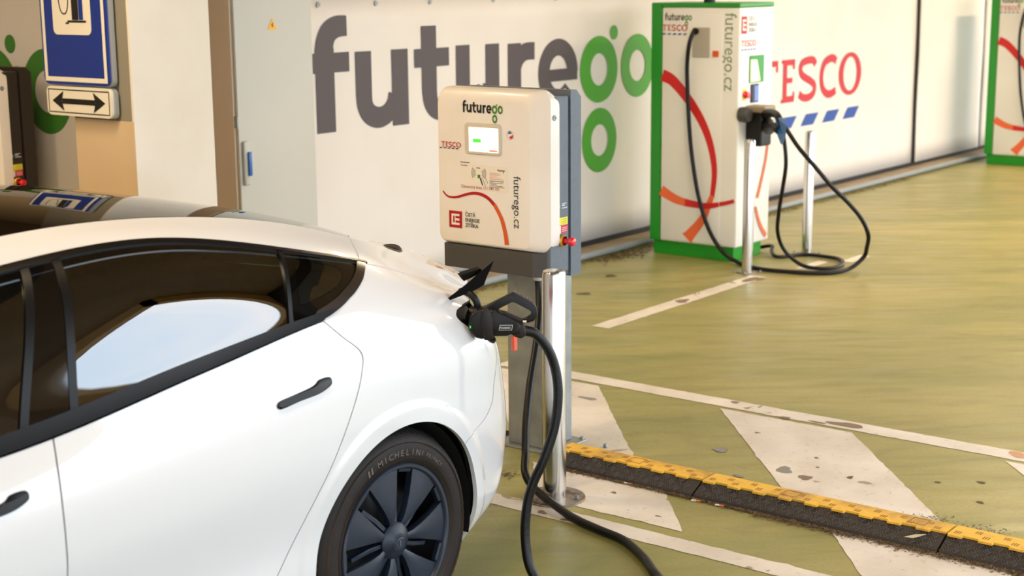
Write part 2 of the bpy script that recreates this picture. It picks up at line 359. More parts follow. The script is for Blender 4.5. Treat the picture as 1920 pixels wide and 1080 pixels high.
# ------------------------------------------------------------------ the setting
fl = B().box((-9, -1.6, -.2), (26, 12, 0)).add('floor', M_floor); tag(fl, kind='structure')
tag(B().box((-60, -70, -.3), (60, -1.6, -.02)).add('floor_outside', M_asph), kind='structure')
def paint(name, pts, z=.0016):
    from mathutils.geometry import tessellate_polygon
    # worn, slightly ragged outline; poly given clockwise or anticlockwise on the ground
    out = []
    for i, a in enumerate(pts):
        b = pts[(i+1) % len(pts)]; d = math.dist(a, b); k = max(1, int(d/.035))
        nx, ny = -(b[1]-a[1])/d, (b[0]-a[0])/d
        for j in range(k):
            t = j/k; q = random.gauss(0, .0016) if j else 0
            if j and random.random() < .025: q += random.choice((-1, 1))*.008
            out.append((a[0]+(b[0]-a[0])*t+nx*q, a[1]+(b[1]-a[1])*t+ny*q, z))
    me = bpy.data.meshes.new(name); me.from_pydata(out, [], [tuple(t) for t in tessellate_polygon([[Vector(p) for p in out]])])
    return link(name, me, fl, M_line)
paint('painted_line', [(6.0, 4.75), (6.12, 4.75), (6.12, -1.2), (6.0, -1.2)])
paint('painted_line', [(4.325, 4.9), (4.43, 4.9), (4.43, -1.2), (4.325, -1.2)])
paint('painted_line', [(7.02, 4.745), (7.02, 4.86), (8.86, 4.86), (8.86, 4.745)])
paint('painted_line', [(9.25, 4.66), (9.25, 4.74), (9.6, 4.74), (9.6, 4.66)]); paint('painted_line', [(9.68, 4.52), (9.68, 4.60), (9.98, 4.60), (9.98, 4.52)])
for a in (4.09, 2.76, 1.43, .10):
    paint('painted_stripe', [(5.965, a), (5.965, a+.655), (5.085, a-.145), (5.085, a-.79)])
for a in (2.995, 1.665, .335):
    paint('painted_stripe', [(4.825, a), (4.825, a+.64), (4.49, a+.36), (4.49, a-.28)])

M_chip = [mat('bare_concrete', (140, 118, 98), .8, noise=(40, (122, 104, 86), .3, .7)), mat('grey_patch', (146, 142, 136), .8, noise=(40, (128, 124, 118), .3, .7)), mat('rust_patch', (206, 156, 118), .8), mat('dirt_stain', (96, 84, 58), .8)]
def chip(x, y, rx, ry, k, z=.0024):
    rx *= .72; ry *= .72; n = 26; ph = random.uniform(0, 6); pts = []
    for i in range(n):
        a = 2*math.pi*i/n; q = 1+.2*math.sin(2*a+ph)+.16*math.sin(3*a+ph*2)+random.uniform(-.09, .09)
        pts.append((x+rx*q*math.cos(a), y+ry*q*math.sin(a), z))
    me = bpy.data.meshes.new('worn_patch'); me.from_pydata(pts, [], [tuple(range(n))]); link('worn_patch', me, fl, M_chip[k])
for c in ((6.093, 3.409, .02, .035, 0), (6.00, 3.10, .018, .045, 0), (6.058, 2.83, .05, .10, 0), (6.02, 2.95, .018, .05, 0), (5.332, 2.753, .05, .05, 1), (5.295, 2.64, .045, .035, 0), (5.416, 3.096, .035, .05, 1), (6.074, 2.06, .05, .07, 2),
          (5.724, 3.089, .012, .018, 0), (5.55, 2.72, .012, .016, 0), (5.44, 2.66, .01, .014, 0), (5.40, 2.50, .02, .02, 3), (5.16, 2.863, .02, .03, 1), (5.647, 2.063, .012, .03, 3), (5.55, 2.20, .01, .02, 3), (5.42, 1.98, .012, .024, 3),
          (4.358, 3.24, .02, .03, 0), (4.345, 3.12, .016, .03, 0), (4.578, 2.87, .006, .018, 3), (4.70, 3.15, .012, .02, 0), (8.312, 5.603, .07, .05, 3), (7.738, 5.416, .06, .05, 3), (7.9, 4.80, .07, .06, 0), (8.75, 4.78, .12, .07, 0), (5.75, 4.0, .03, .06, 1)): chip(*c)
st = lambda b, n, m, s=None: tag(b.add(n, m, None, s), kind='structure')
WY = 6.30
st(B().box((5.14, WY, 0), (26, WY+.3, CEIL)), 'wall_back', M_wall)
st(B().box((5.14, WY+.3, 0), (5.44, 12, CEIL)), 'wall_left', M_tan)
st(B().box((4.70, 5.84, 0), (5.13, 6.28, CEIL)).box((4.64, 5.826, 0), (4.70, 6.268, 1.296)), 'trim_1', M_tan)
col = st(B().box((4.644, 5.824, 0), (5.13, 5.839, CEIL)), 'trim_2', M_pillar)
st(B().box((4.646, 5.84, 1.296), (4.70, 6.275, CEIL)), 'trim_3', mat('plaster_shadow_tone', (138, 132, 118), .8))  # shadow on the upper pillar face, put in as a grey slab
st(B().box((-9, 12, 0), (5.14, 12.3, CEIL)), 'wall_rear', M_tan)
st(B().box((-9.3, -1.6, 0), (-9, 12.3, CEIL)), 'wall_end', M_tan)
st(B().box((5.96, 6.10, 0), (24, WY, .048), .01), 'baseboard_back', M_conc)
st(B().box((-9.3, -.25, CEIL), (26, 12.3, CEIL+.25)).box((-9.3, -5, CEIL), (4.95, -.25, CEIL+.25)), 'ceiling_and_added_block', M_ceil)  # unseen outer block added to limit the sky reflected in the side glass
for i, x in enumerate((-6, -3, 0, 3, 6, 9, 12, 15, 18, 21, 24)):
    st(B().box((x-.14, -.2, CEIL-.2), (x+.14, 12, CEIL)), 'trim_%d' % (4+i), M_beam)
st(B().box((4.95, -.35, CEIL-.16), (26, -.25, CEIL+.30)).box((-9.3, -5.15, CEIL-.16), (4.95, -5, CEIL+.30)).box((4.95, -5.15, CEIL-.16), (5.05, -.25, CEIL+.30)), 'trim_15', mat('fascia_board', (216, 176, 120), .6))  # two outer boards edge the added ceiling block
FILL_LAMP_AT = ['over the gap between near charger and green cabinet', 'over the far side of the lettered banner, wall side', 'over the second green cabinet, wall side', 'over the middle of the open floor', 'over the far end of the open floor',
           'beyond the second green cabinet, last in the line', 'over the shaded charger behind the pillar', 'over the front end of the car', 'over the bay in front of the car, nearest the end wall', 'in the rear corner of the hall', 'over the boot of the car', 'over the car roof, by the pillar', 'over the left side windows of the car']
for (lx, ly, le), at in zip(FILL_LAMPS, FILL_LAMP_AT):  # glowing fittings added to go with the unseen fill lights
    t = empty('added_fill_lamp', (lx, ly, CEIL), 'unseen added fill lamp '+at, 'lamp', 'added fill lamps')
    B().box((lx-.62, ly-.09, CEIL-.06), (lx+.62, ly+.09, CEIL-.001), .01).add('housing', M_white, t)  # housing of the added fill lamp
    B().box((lx-.6, ly-.07, CEIL-.1), (lx+.6, ly+.07, CEIL-.061), .01).add('added_fill_diffuser', mat('fill_lamp_diffuser', (255, 226, 180), .5, emit=2.5), t)

# hangings on the back wall
def sheet(name, x0, x1, z0, z1, y, m, parent, ph=0):
    nx = int((x1-x0)/.12)+2; nz_ = 10; vs = []; fs = []
    for j in range(nz_+1):
        for i in range(nx+1):
            x = x0+(x1-x0)*i/nx; z = z0+(z1-z0)*j/nz_
            e = min((x-x0), (x1-x))
            vs.append((x+(.006*math.sin(z*6+ph) if i in (0, nx) else 0), y-.002*math.sin(x*2.1+ph)*math.sin(z*2.4)*min(1, e*2), z))
    for j in range(nz_):
        for i in range(nx):
            a = j*(nx+1)+i; fs.append((a, a+1, a+nx+2, a+nx+1))
    me = bpy.data.meshes.new(name); me.from_pydata(vs, [], fs); smooth(me)
    o = link(name, me, parent, m); md = o.modifiers.new('t', 'SOLIDIFY'); md.thickness = .003; md.offset = 1
    return o
M_ban = mat('banner_vinyl', (222, 216, 209), .55, noise=(1.3, (212, 205, 197), .35, .75))
BY = 6.25
b1 = empty('wall_banner', (10.2, BY, .06), 'long white vinyl banner with huge grey and green lettering and a red name', 'banner')
o = sheet('vinyl_sheet', 5.97, 14.64, .085, 1.86, BY, M_ban, b1)
ex, ez = (1, 0, 0), (0, 0, 1)
Print((6.25, BY-.0065, 1.075), ex, ez).logo('dark').add('lettering', M_text, b1, 'large charcoal letters reading future')
Print((6.25, BY-.0065, 1.075), ex, ez).logo('green').add('lettering', M_lime, b1, 'large green letters reading go')
Print((11.477, BY-.0065, .868), ex, ez).tesco().add('lettering', M_red, b1, 'red shop name')
Print((11.477, BY-.0065, .868), ex, ez).bars().add('dash_row', M_blue, b1, 'slanted blue dashes under the red name')
for x in (6.03, 6.31, 6.79, 7.278, 7.9, 8.581, 9.1, 9.7, 10.3, 10.9, 11.5, 12.1, 12.7, 13.3, 13.9, 14.5):
    B().lathe([(.006, BY-.012), (.014, BY-.012), (.016, BY-.006)], (x, 0, 1.805), 'y', 12).add('eyelet', M_galv, b1)
b2 = empty('wall_banner', (15.5, BY, .1), 'narrow blank cream vinyl banner right of the lettered banner', 'banner')
sheet('vinyl_sheet', 14.69, 16.39, .085, 1.86, BY-.02, M_ban, b2, 1)
b3 = empty('wall_banner', (17, BY, .1), 'blank vinyl banner at the far end of the back wall, beside the second cabinet', 'banner')
sheet('vinyl_sheet', 16.46, 18.6, .085, 1.86, BY-.01, M_ban, b3, 2)
st(B().box((5.96, BY+.008, .03), (18.62, WY-.001, 1.9)).box((5.96, BY-.012, .05), (18.62, BY+.008, .082)), 'trim_16', M_dark)
for x in (14.665, 16.425): st(B().box((x-.018, BY-.014, .083), (x+.018, BY+.006, 1.87)), 'trim_17' if x < 15 else 'trim_18', M_dark)
tag(B().tube([(6.3, 6.055, .035), (20, 6.055, .035)], .024, 10).add('floor_pipe', mat('painted_pipe', (134, 140, 140), .6), None, 50), 'thin grey pipe running along the foot of the back wall', 'pipe')
# banner round the corner on the left
b4 = empty('wall_banner', (5.12, 7.3, .5), 'tan-lit banner with green rings behind the dark wall charger at far left', 'banner')
B().box((5.118, 6.62, .35), (5.128, 11.5, 1.9)).add('vinyl_sheet', M_ban, b4)
Print((5.117, 10.492, 1.132), (0, -1, 0), ez).logo('dark').add('lettering', M_text, b4, 'charcoal letters')
Print((5.117, 10.492, 1.132), (0, -1, 0), ez).logo('green').add('lettering', mat('green_print_dark', (64, 128, 46), .6), b4, 'green ring letters')

# electrical cabinet
ec = empty('electrical_cabinet', (5.67, 6.1, 0), 'tall pale grey electrical cabinet with a blue swing handle, between pillar and banner', 'cabinet')
M_ecab = mat('pale_grey_enamel', (194, 193, 183), .45, noise=(1.2, (186, 185, 176), .3, .7))
B().box((5.39, 5.965, .06), (5.955, 6.285, 2.15), .004).add('body', mat('shaded_side_enamel', (206, 188, 162), .5), ec)  # tan of the shaded side face is put into the body colour
B().box((5.402, 5.945, .08), (5.953, 5.962, 2.13), .004).add('door', M_ecab, ec)
B().box((5.38, 5.96, 0), (5.96, 6.285, .059)).add('plinth', M_galv, ec)
hd = B().box((5.418, 5.925, .90), (5.458, 5.944, 1.13), .009, 3).add('handle', mat('grey_plastic', (186, 186, 178), .4), ec, 40)
B().box((5.437, 5.912, .95), (5.459, 5.9245, 1.075), .005, 2).add('grip', mat('blue_plastic', (24, 92, 176), .35), hd, 40)
for z in (.4, 1.2, 2.0): B().box((5.392, 5.94, z), (5.401, 5.965, z+.06)).add('hinge', M_galv, ec)
s = Print((5.631, 5.944, 1.69), ex, ez)
s.poly([(0, 0), (.068, 0), (.034, .058)]).add('warning_sticker', mat('warning_yellow', (238, 176, 20), .5), ec)
s = Print((5.631, 5.943, 1.69), ex, ez, .002); s.poly([(.03, .012), (.042, .02), (.036, .024), (.04, .042), (.026, .024), (.033, .02)]).add('warning_symbol', M_black, ec)

# signs on the pillar
def rrect(y0, y1, z0, z1, r, x, n=5):
    pts = []
    for cy, cz, a in ((y1-r, z1-r, 0), (y0+r, z1-r, 90), (y0+r, z0+r, 180), (y1-r, z0+r, 270)):
        for k in range(n+1):
            t = math.radians(a+90*k/n); pts.append((x, cy+r*math.cos(t), cz+r*math.sin(t)))
    return pts
M_sgb = mat('sign_blue', (0, 46, 142), .35, coat=.4); M_sgw = mat('sign_white', (232, 226, 212), .4); M_alu = mat('sign_back', (190, 196, 196), .4, metal=.6)
sg = empty('road_sign', (4.60, 6.17, 1.46), 'blue filling station road sign with a pump pictogram, high on the tan pillar', 'sign')
B().prism(rrect(5.925, 6.425, 1.46, 2.16, .035, 4.606), (-.012, 0, 0)).add('plate', M_sgb, sg)
B().prism(rrect(5.915, 6.43, 1.455, 2.165, .035, 4.632), (-.0255, 0, 0)).add('backing', M_alu, sg)
q = Print((4.5935, 6.425, 1.46), (0, -1, 0), ez)
def frame(q, x0, z0, x1, z1, w_): q.rect(x0, z0, x1, z0+w_).rect(x0, z1-w_, x1, z1).rect(x0, z0+w_, x0+w_, z1-w_).rect(x1-w_, z0+w_, x1, z1-w_); return q
frame(q, .012, .014, .488, .686, .022).add('border', M_sgw, sg)
B().prism(rrect(6.035, 6.325, 1.697, 2.10, .03, 4.5925), (-.001, 0, 0)).add('white_panel', M_sgw, sg)
q = Print((4.5915, 6.325, 1.697), (0, -1, 0), ez)
q.rect(.150, .07, .200, .36).rect(.115, .058, .255, .068).rect(.10, .05, .125, .059).rect(.150, .36, .22, .40)
q.stroke([(.150, .30), (.135, .31), (.130, .20), (.118, .12), (.090, .098), (.062, .125), (.05, .22), (.05, .36)], .007, 5).add('pump_symbol', M_black, sg)
Print((4.5912, 6.325, 1.697), (0, -1, 0), ez).rect(.203, .07, .235, .36).add('pump_blue_bar', M_sgb, sg)  # blue bar printed beside the pump
s2 = empty('arrow_plate', (4.60, 6.17, 1.31), 'white plate with a black two-headed arrow, under the blue sign', 'sign')
B().prism(rrect(5.915, 6.418, 1.308, 1.452, .03, 4.632), (-.0255, 0, 0)).add('backing', M_alu, s2)
B().prism(rrect(5.92, 6.415, 1.31, 1.45, .03, 4.606), (-.012, 0, 0)).add('plate', M_sgw, s2)
q = Print((4.5935, 6.415, 1.31), (0, -1, 0), ez)
frame(q, .014, .013, .481, .127, .005).add('border', M_black, s2)
q = Print((4.593, 6.415, 1.31), (0, -1, 0), ez)
q.rect(.12, .057, .375, .083).poly([(.045, .07), (.135, .118), (.118, .07)]).poly([(.045, .07), (.118, .07), (.135, .022)]).poly([(.45, .07), (.377, .07), (.36, .118)]).poly([(.45, .07), (.36, .022), (.377, .07)])
q.add('arrow', M_black, s2)
# ------------------------------------------------------------------ wall chargers
M_hous = mat('slate_grey_enamel', (96, 106, 116), .42, noise=(30, (90, 100, 110), .4, .7)); M_hlow = mat('charcoal_enamel', (72, 70, 68), .45)
M_cover = mat('cream_white_cover', (238, 230, 220), .35, coat=.15, noise=(4, (230, 220, 208), .45, .8), bump=(220, .02))
M_bez = mat('screen_bezel', (206, 196, 178), .4); M_rub = mat('black_rubber', (8, 8, 9), .4, spec=.32, bump=(90, .1)); M_blk = mat('black_plastic', (13, 12, 13), .45, spec=.35, bump=(300, .08))
M_scr = mat('lit_screen', (255, 255, 238), .2, emit=1.0); M_sg = mat('screen_green', (70, 226, 60), .3, emit=.9); M_sr = mat('screen_red', (250, 120, 100), .3, emit=.9)
M_dred = mat('deep_red_print', (176, 12, 24), .5); M_ora = mat('orange_print', (216, 86, 24), .5); M_cred = mat('lettering_red', (182, 30, 44), .5)
M_ink = mat('ink', (44, 48, 40), .5); M_grn = mat('deep_green_print', (70, 128, 40), .5)
M_yel = mat('yellow_sticker', (226, 214, 60), .5); M_pink = mat('red_sticker', (214, 40, 70), .5); M_estop = mat('stop_button_red', (222, 22, 44), .25, coat=.6)
def section(x, y0, y1, z0, z1, r, rb=None, n=6):
    rb = rb or r; out = []
    for cy, cz, a, q in ((y1-r, z1-r, 0, r), (y0+r, z1-r, 90, r), (y0+rb, z0+rb, 180, rb), (y1-rb, z0+rb, 270, rb)):
        for k in range(n+1):
            t = math.radians(a+90*k/n); out.append((x, cy+q*math.cos(t), cz+q*math.sin(t)))
    return out
def loft(b, secs):
    rings = [[b.bm.verts.new(p) for p in s_] for s_ in secs]; n = len(rings[0])
    for A, C in zip(rings, rings[1:]):
        for k in range(n): b.bm.faces.new((A[k], A[(k+1) % n], C[(k+1) % n], C[k]))
    b.bm.faces.new(rings[0][::-1]); b.bm.faces.new(rings[-1]); return b
def wall_charger(loc, label):
    c = empty('wall_charger', (4.97, 3.85, .75), label, 'charger')
    sec_ = []
    for i in range(11):
        a = math.pi/2*i/10; x = 4.85+.036*(1-math.cos(a)); k = (x-4.85)/.036; top = .062*(1-math.sin(a)); lo = .018*(1-math.sin(a)); sec_.append(section(x, 3.66-.08*k, 4.128+.010*math.sin(a), .862+lo, 1.512-top, .03+.02*k, n=6))
    cv = loft(B(), [section(4.942, 3.578, 4.138, .862, 1.494, .05, n=6), section(4.905, 3.578, 4.138, .862, 1.513, .05, n=6)]+sec_[::-1]).add('front_cover', M_cover, c, 21)
    B().box((4.886, 3.584, .775), (5.014, 4.12, 1.485), .006).add('housing', M_hous, c)
    loft(B(), [[(4.86, 3.655, .762), (4.86, 4.115, .762), (4.86, 4.115, .861), (4.86, 3.655, .861)], [(4.893, 3.587, .762), (4.893, 4.125, .762), (4.893, 4.125, .861), (4.893, 3.587, .861)],
               [(5.014, 3.587, .762), (5.014, 4.125, .762), (5.014, 4.125, .861), (5.014, 3.587, .861)]]).add('lower_housing', M_hlow, c)
    loft(B(), [[(5.021, 3.58, .752), (5.021, 4.12, .752), (5.021, 4.12, 1.505), (5.021, 3.58, 1.505)], [(5.062, 3.58, .752), (5.062, 4.12, .752), (5.062, 4.12, 1.505), (5.062, 3.58, 1.505)],
               [(5.093, 3.58, .752), (5.093, 4.12, .752), (5.093, 4.12, 1.475), (5.093, 3.58, 1.475)]]).add('rear_housing', M_hous, c)
    B().box((5.0, 3.60, .78), (5.03, 4.10, 1.47)).add('seal', M_dark, c)
    B().lathe([(.004, 3.5745), (.011, 3.5745), (.012, 3.578)], (4.908, 0, 1.403), 'y', 20).add('cover_screw', M_galv, c, 40)
    for y_ in (3.63, 4.07): B().lathe([(.004, 1.51), (.008, 1.509), (.008, 1.503)], (5.045, y_, 0), 'z', 10).add('top_bolt', M_galv, c, 40)
    # screen
    z0 = loft(B(), [section(4.849, 3.797, 3.986, 1.243, 1.371, .014), section(4.8435, 3.80, 3.983, 1.246, 1.368, .014), section(4.8425, 3.806, 3.968, 1.252, 1.36, .01)]).add('screen_bezel', M_bez, c, 30)
    loft(B(), [section(4.8424, 3.809, 3.96, 1.256, 1.354, .003), section(4.8412, 3.809, 3.96, 1.256, 1.354, .003)]).add('screen', M_scr, z0)
    ey = (0, -1, 0); ez = (0, 0, 1); xf = 4.8492
    Print((4.8408, 3.938, 1.293), ey, ez).rect(0, 0, .042, .015).add('screen_button', M_sg, c); Print((4.8408, 3.854, 1.259), ey, ez).rect(0, 0, .043, .008).add('screen_button', M_sr, c)
    k = .207/3.58
    Print((xf, 3.996, 1.412), ey, ez).at(0, 0, k, k*1.28).logo('dark').add('lettering', M_black, c, 'small black letters'); Print((xf, 3.996, 1.412), ey, ez).at(0, 0, k, k*1.28).logo('green').add('lettering', M_grn, c, 'small green letters')
    k = .103/1.98
    Print((xf, 4.109, 1.266), ey, ez).at(0, 0, k, k*1.1).tesco().add('lettering', M_cred, c, 'dark red shop name'); Print((xf, 4.109, 1.264), ey, ez).at(-.010, .004, k, k*.8).bars().add('dash_row', M_black, c)
    q = Print((xf, 3.753, 1.331), ey, ez); q.ring(0, 0, .0175, .0165).add('round_sticker', mat('sticker_rim', (150, 70, 90), .5), c)
    q = Print((xf, 3.753, 1.331), ey, ez); q.ring(-.001, .006, .009, .0, 0, 200, 16).add('sticker_mark', mat('sticker_teal', (40, 110, 150), .5), c)
    q = Print((xf, 3.753, 1.331), ey, ez); q.ring(.004, -.004, .010, 0, 200, 400, 16).add('sticker_mark', M_pink, c)
    Print((xf+.0006, 4.014, 1.099), ey, ez).rect(0, 0, .243, .102).add('information_label', mat('label_paper', (234, 226, 212), .5), c)
    q = Print((xf, 4.014, 1.099), ey, ez)
    q.rect(.002, .107, .05, .1095)
    for r in (.020, .026, .032, .038):                       # contactless waves, hand with a tag
        q.ring(.098, .068, r, r-.0018, 145, 215, 12).ring(.098, .068, r, r-.0018, -30, 35, 12)
    q.rect(.086, .088, .106, .091).stroke([(.106, .048), (.112, .034), (.118, .02)], (.007, .005)).stroke([(.112, .052), (.124, .036), (.132, .016)], .0018, 3).stroke([(.12, .056), (.136, .046), (.144, .030)], .0018, 3)
    q.rect(.154, .040, .228, .0425).rect(.154, .033, .222, .0347).rect(.154, .028, .19, .0295).rect(.154, .022, .222, .0235).rect(.154, .0165, .230, .018)
    q.add('label_print', M_ink, c)
    Print((xf-.0003, 4.014, 1.099), ey, ez).rect(.092, .048, .106, .062).add('label_print', M_grn, c)
    q = Print((xf, 4.014, 1.099), ey, ez); q.rect(.154, .072, .208, .0735).rect(.154, .0665, .208, .068).rect(.154, .061, .19, .0625).rect(.154, .055, .208, .0565).rect(.154, .048, .226, .050); q.add('label_print', mat('label_red', (206, 110, 110), .5), c)
    k = .038/3.58
    Print((xf, 4.014, 1.099), ey, ez).at(.195, .083, k, k*1.2).logo('dark').logo('green').add('label_print', M_ink, c)
    words('label_print', 'Info zákaznici', .0105, (xf, 4.010, 1.192), ey, ez, M_cred, c, .01, .62)
    words('lettering', 'Zákaznická linka: 211 040 101', .0165, (xf, 4.010, 1.103), ey, ez, M_cred, c, .004, 1.0)
    q = Print((xf-.0004, 3.737, 1.166), (0, 0, -1), (0, -1, 0)); 
    words('lettering', 'futurego.cz', .050, (xf, 3.737, 1.168), (0, 0, -1), (0, -1, 0), M_ink, c, 0, .94, label='vertical grey web address')
    q = Print((xf, 0, 0), ey, ez)
    pts = [(4.108, 1.080), (4.09, 1.064), (4.069, 1.058), (4.031, 1.061), (3.991, 1.073), (3.946, 1.083), (3.904, 1.081), (3.865, 1.066), (3.83, 1.036)]
    q.stroke([(-a, b) for a, b in pts], (.006, .016), 5).add('red_curve', M_dred, c)
    Print((xf-.0005, 0, 0), ey, ez).stroke([(-a, b) for a, b in [(3.837, 1.045), (3.803, .994), (3.785, .944), (3.777, .905), (3.775, .885)]], (.016, .022), 5).add('red_curve', M_ora, c, 'orange lower end of the curve')
    Print((xf, 4.077, .932), ey, ez).rect(0, 0, .069, .070).add('square_emblem', M_dred, c)
    q = Print((xf-.0006, 4.077, .932), ey, ez); q.rect(.013, .012, .022, .058).rect(.022, .049, .056, .058).rect(.022, .012, .056, .021).rect(.030, .0305, .056, .0395).rect(.0300, .0395, .0345, .049).rect(.030, .021, .0345, .0305).add('emblem_mark', M_cover, c)
    for i, tx in enumerate(('ČISTÁ', 'ENERGIE', 'ZÍTŘKA')): words('lettering', tx, .0225, (xf, 3.991, .984-i*.0222), ey, ez, M_ink, c, .012, .88)
    # right side: stickers and stop button
    ys = 3.5828; ex = (1, 0, 0)
    Print((4.944, ys, .969), ex, ez).rect(0, 0, .058, .031).add('warning_sticker', M_yel, c); Print((4.944, ys, .936), ex, ez).rect(.012, 0, .058, .031).add('warning_sticker', M_pink, c, 'red sticker')
    Print((4.944, ys, .936), ex, ez).rect(0, 0, .011, .031).add('warning_sticker', M_sgw, c, 'white sticker')
    q = Print((4.944, ys-.0006, .936), ex, ez)
    for i in range(3): q.rect(.018, .006+i*.007, .052, .0085+i*.007)
    q.rect(-.0, .104, .006, .108).rect(-.0, .112, .006, .116).rect(.016, .118, .05, .121).rect(.016, .110, .038, .115).rect(.016, .100, .054, .104); q.add('sticker_print', mat('pale_print', (200, 206, 210), .5), c)
    q = Print((4.944, ys-.0006, .969), ex, ez)
    for i in range(3): q.rect(.02, .006+i*.008, .05, .008+i*.008)
    q.add('sticker_print', mat('olive_print', (150, 140, 40), .5), c)
    eb = B().lathe([(.0, .006), (.023, .006), (.025, 0), (.019, -.005), (.0185, -.009)], (4.966, 3.578, .905), 'y', 28).add('stop_button_collar', mat('brass_yellow', (206, 150, 50), .35, metal=.4), c, 40)
    B().lathe([(.0, 0), (.0125, 0), (.012, -.022), (.0165, -.028), (.0185, -.036), (.0175, -.044), (.012, -.048), (0, -.049)], (4.966, 3.571, .905), 'y', 28).add('stop_button', M_estop, c, 50)
    B().lathe([(0, .03), (.016, .03), (.021, .022), (.021, .004), (.014, -.004), (.012, -.012), (0, -.012)], (4.905, 3.66, .746), 'z', 20).add('cable_gland', mat('gland_grey', (206, 204, 196), .4), c, 40)
    c.location = Vector(c.location)+Vector(loc)
    return c
wc1 = wall_charger((0, 0, 0), 'white and grey wall charger with lit screen, on a steel post behind the white car')
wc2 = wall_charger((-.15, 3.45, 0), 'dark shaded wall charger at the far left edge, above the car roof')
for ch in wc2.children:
    if ch.data.materials[0] in (M_hous, M_hlow): ch.data.materials[0] = mat('shaded_housing_enamel', (46, 38, 32), .45)  # same housing, its shade put into a darker colour

# post that carries the near charger
po = empty('charger_post', (5.07, 3.77, 0), 'galvanised square steel post standing under the near wall charger', 'post')
M_blueg = mat('galvanised_pale', (176, 186, 192), .4, metal=.55, noise=(14, (158, 168, 174), .4, .7))
B().box((4.968, 3.672, .008), (5.158, 3.87, .751), .006).add('column', M_galv, po);
B().box((4.93, 3.62, 0), (5.20, 3.93, .008), .003).add('base_plate', M_galv, po)
for x, y in ((4.945, 3.64), (5.185, 3.64), (4.945, 3.91), (5.185, 3.91)): B().lathe([(0, .018), (.008, .018), (.010, .008)], (x, y, 0), 'z', 6).add('anchor_bolt', M_galv, po)
B().box((5.0935, 3.70, .745), (5.156, 3.84, 1.2)).add('mounting_bracket', M_galv, po)
# post for the far-left charger
p2 = empty('charger_post', (4.97, 7.22, 0), 'steel post under the shaded wall charger, hidden by the car', 'post')
B().box((4.90, 7.15, .008), (5.05, 7.29, .751), .006).add('column', M_galv, p2); B().box((4.86, 7.11, 0), (5.09, 7.33, .008)).add('base_plate', M_galv, p2)

# bollards
M_ss = mat('brushed_stainless', (216, 214, 210), .2, metal=1, noise=(3, (196, 192, 186), .3, .8)); M_plate = mat('stained_steel', (150, 138, 126), .4, metal=.8, noise=(22, (96, 72, 54), .5, .68))
def bollard(loc, label, r=.0445, h=.885, pr=.118):
    b = empty('bollard', loc, label, 'bollard', None)
    x, y, _ = loc
    B().lathe([(0, h), (r*.72, h), (r*.92, h-.004), (r, h-.014), (r, .006), (0, .006)], (x, y, 0), 'z', 64).add('tube', M_ss, b, 30)
    B().lathe([(0, .0085), (pr-.002, .0085), (pr, .0065), (pr, .0), (0, 0)], (x, y, 0), 'z', 64).add('base_plate', M_plate, b, 30)
    for a in (20, 110, 200, 290):
        t = math.radians(a); p = (x+.088*math.cos(t), y+.088*math.sin(t), 0)
        B().lathe([(0, .021), (.004, .021), (.004, .018), (.0085, .018), (.0085, .0095), (.011, .0095), (.011, .008)], p, 'z', 8).add('anchor_bolt', M_galv, b, 30)
    return b
bollard((4.52, 3.30, 0), 'polished steel bollard on a round bolted plate in front of the near charger')
bollard((8.94, 4.93, 0), 'left of two slim steel bollards in front of the green cabinet', .036, .89, .07)
bollard((9.80, 4.93, 0), 'right of two slim steel bollards, nearer the red lettered banner', .036, .875, .07)

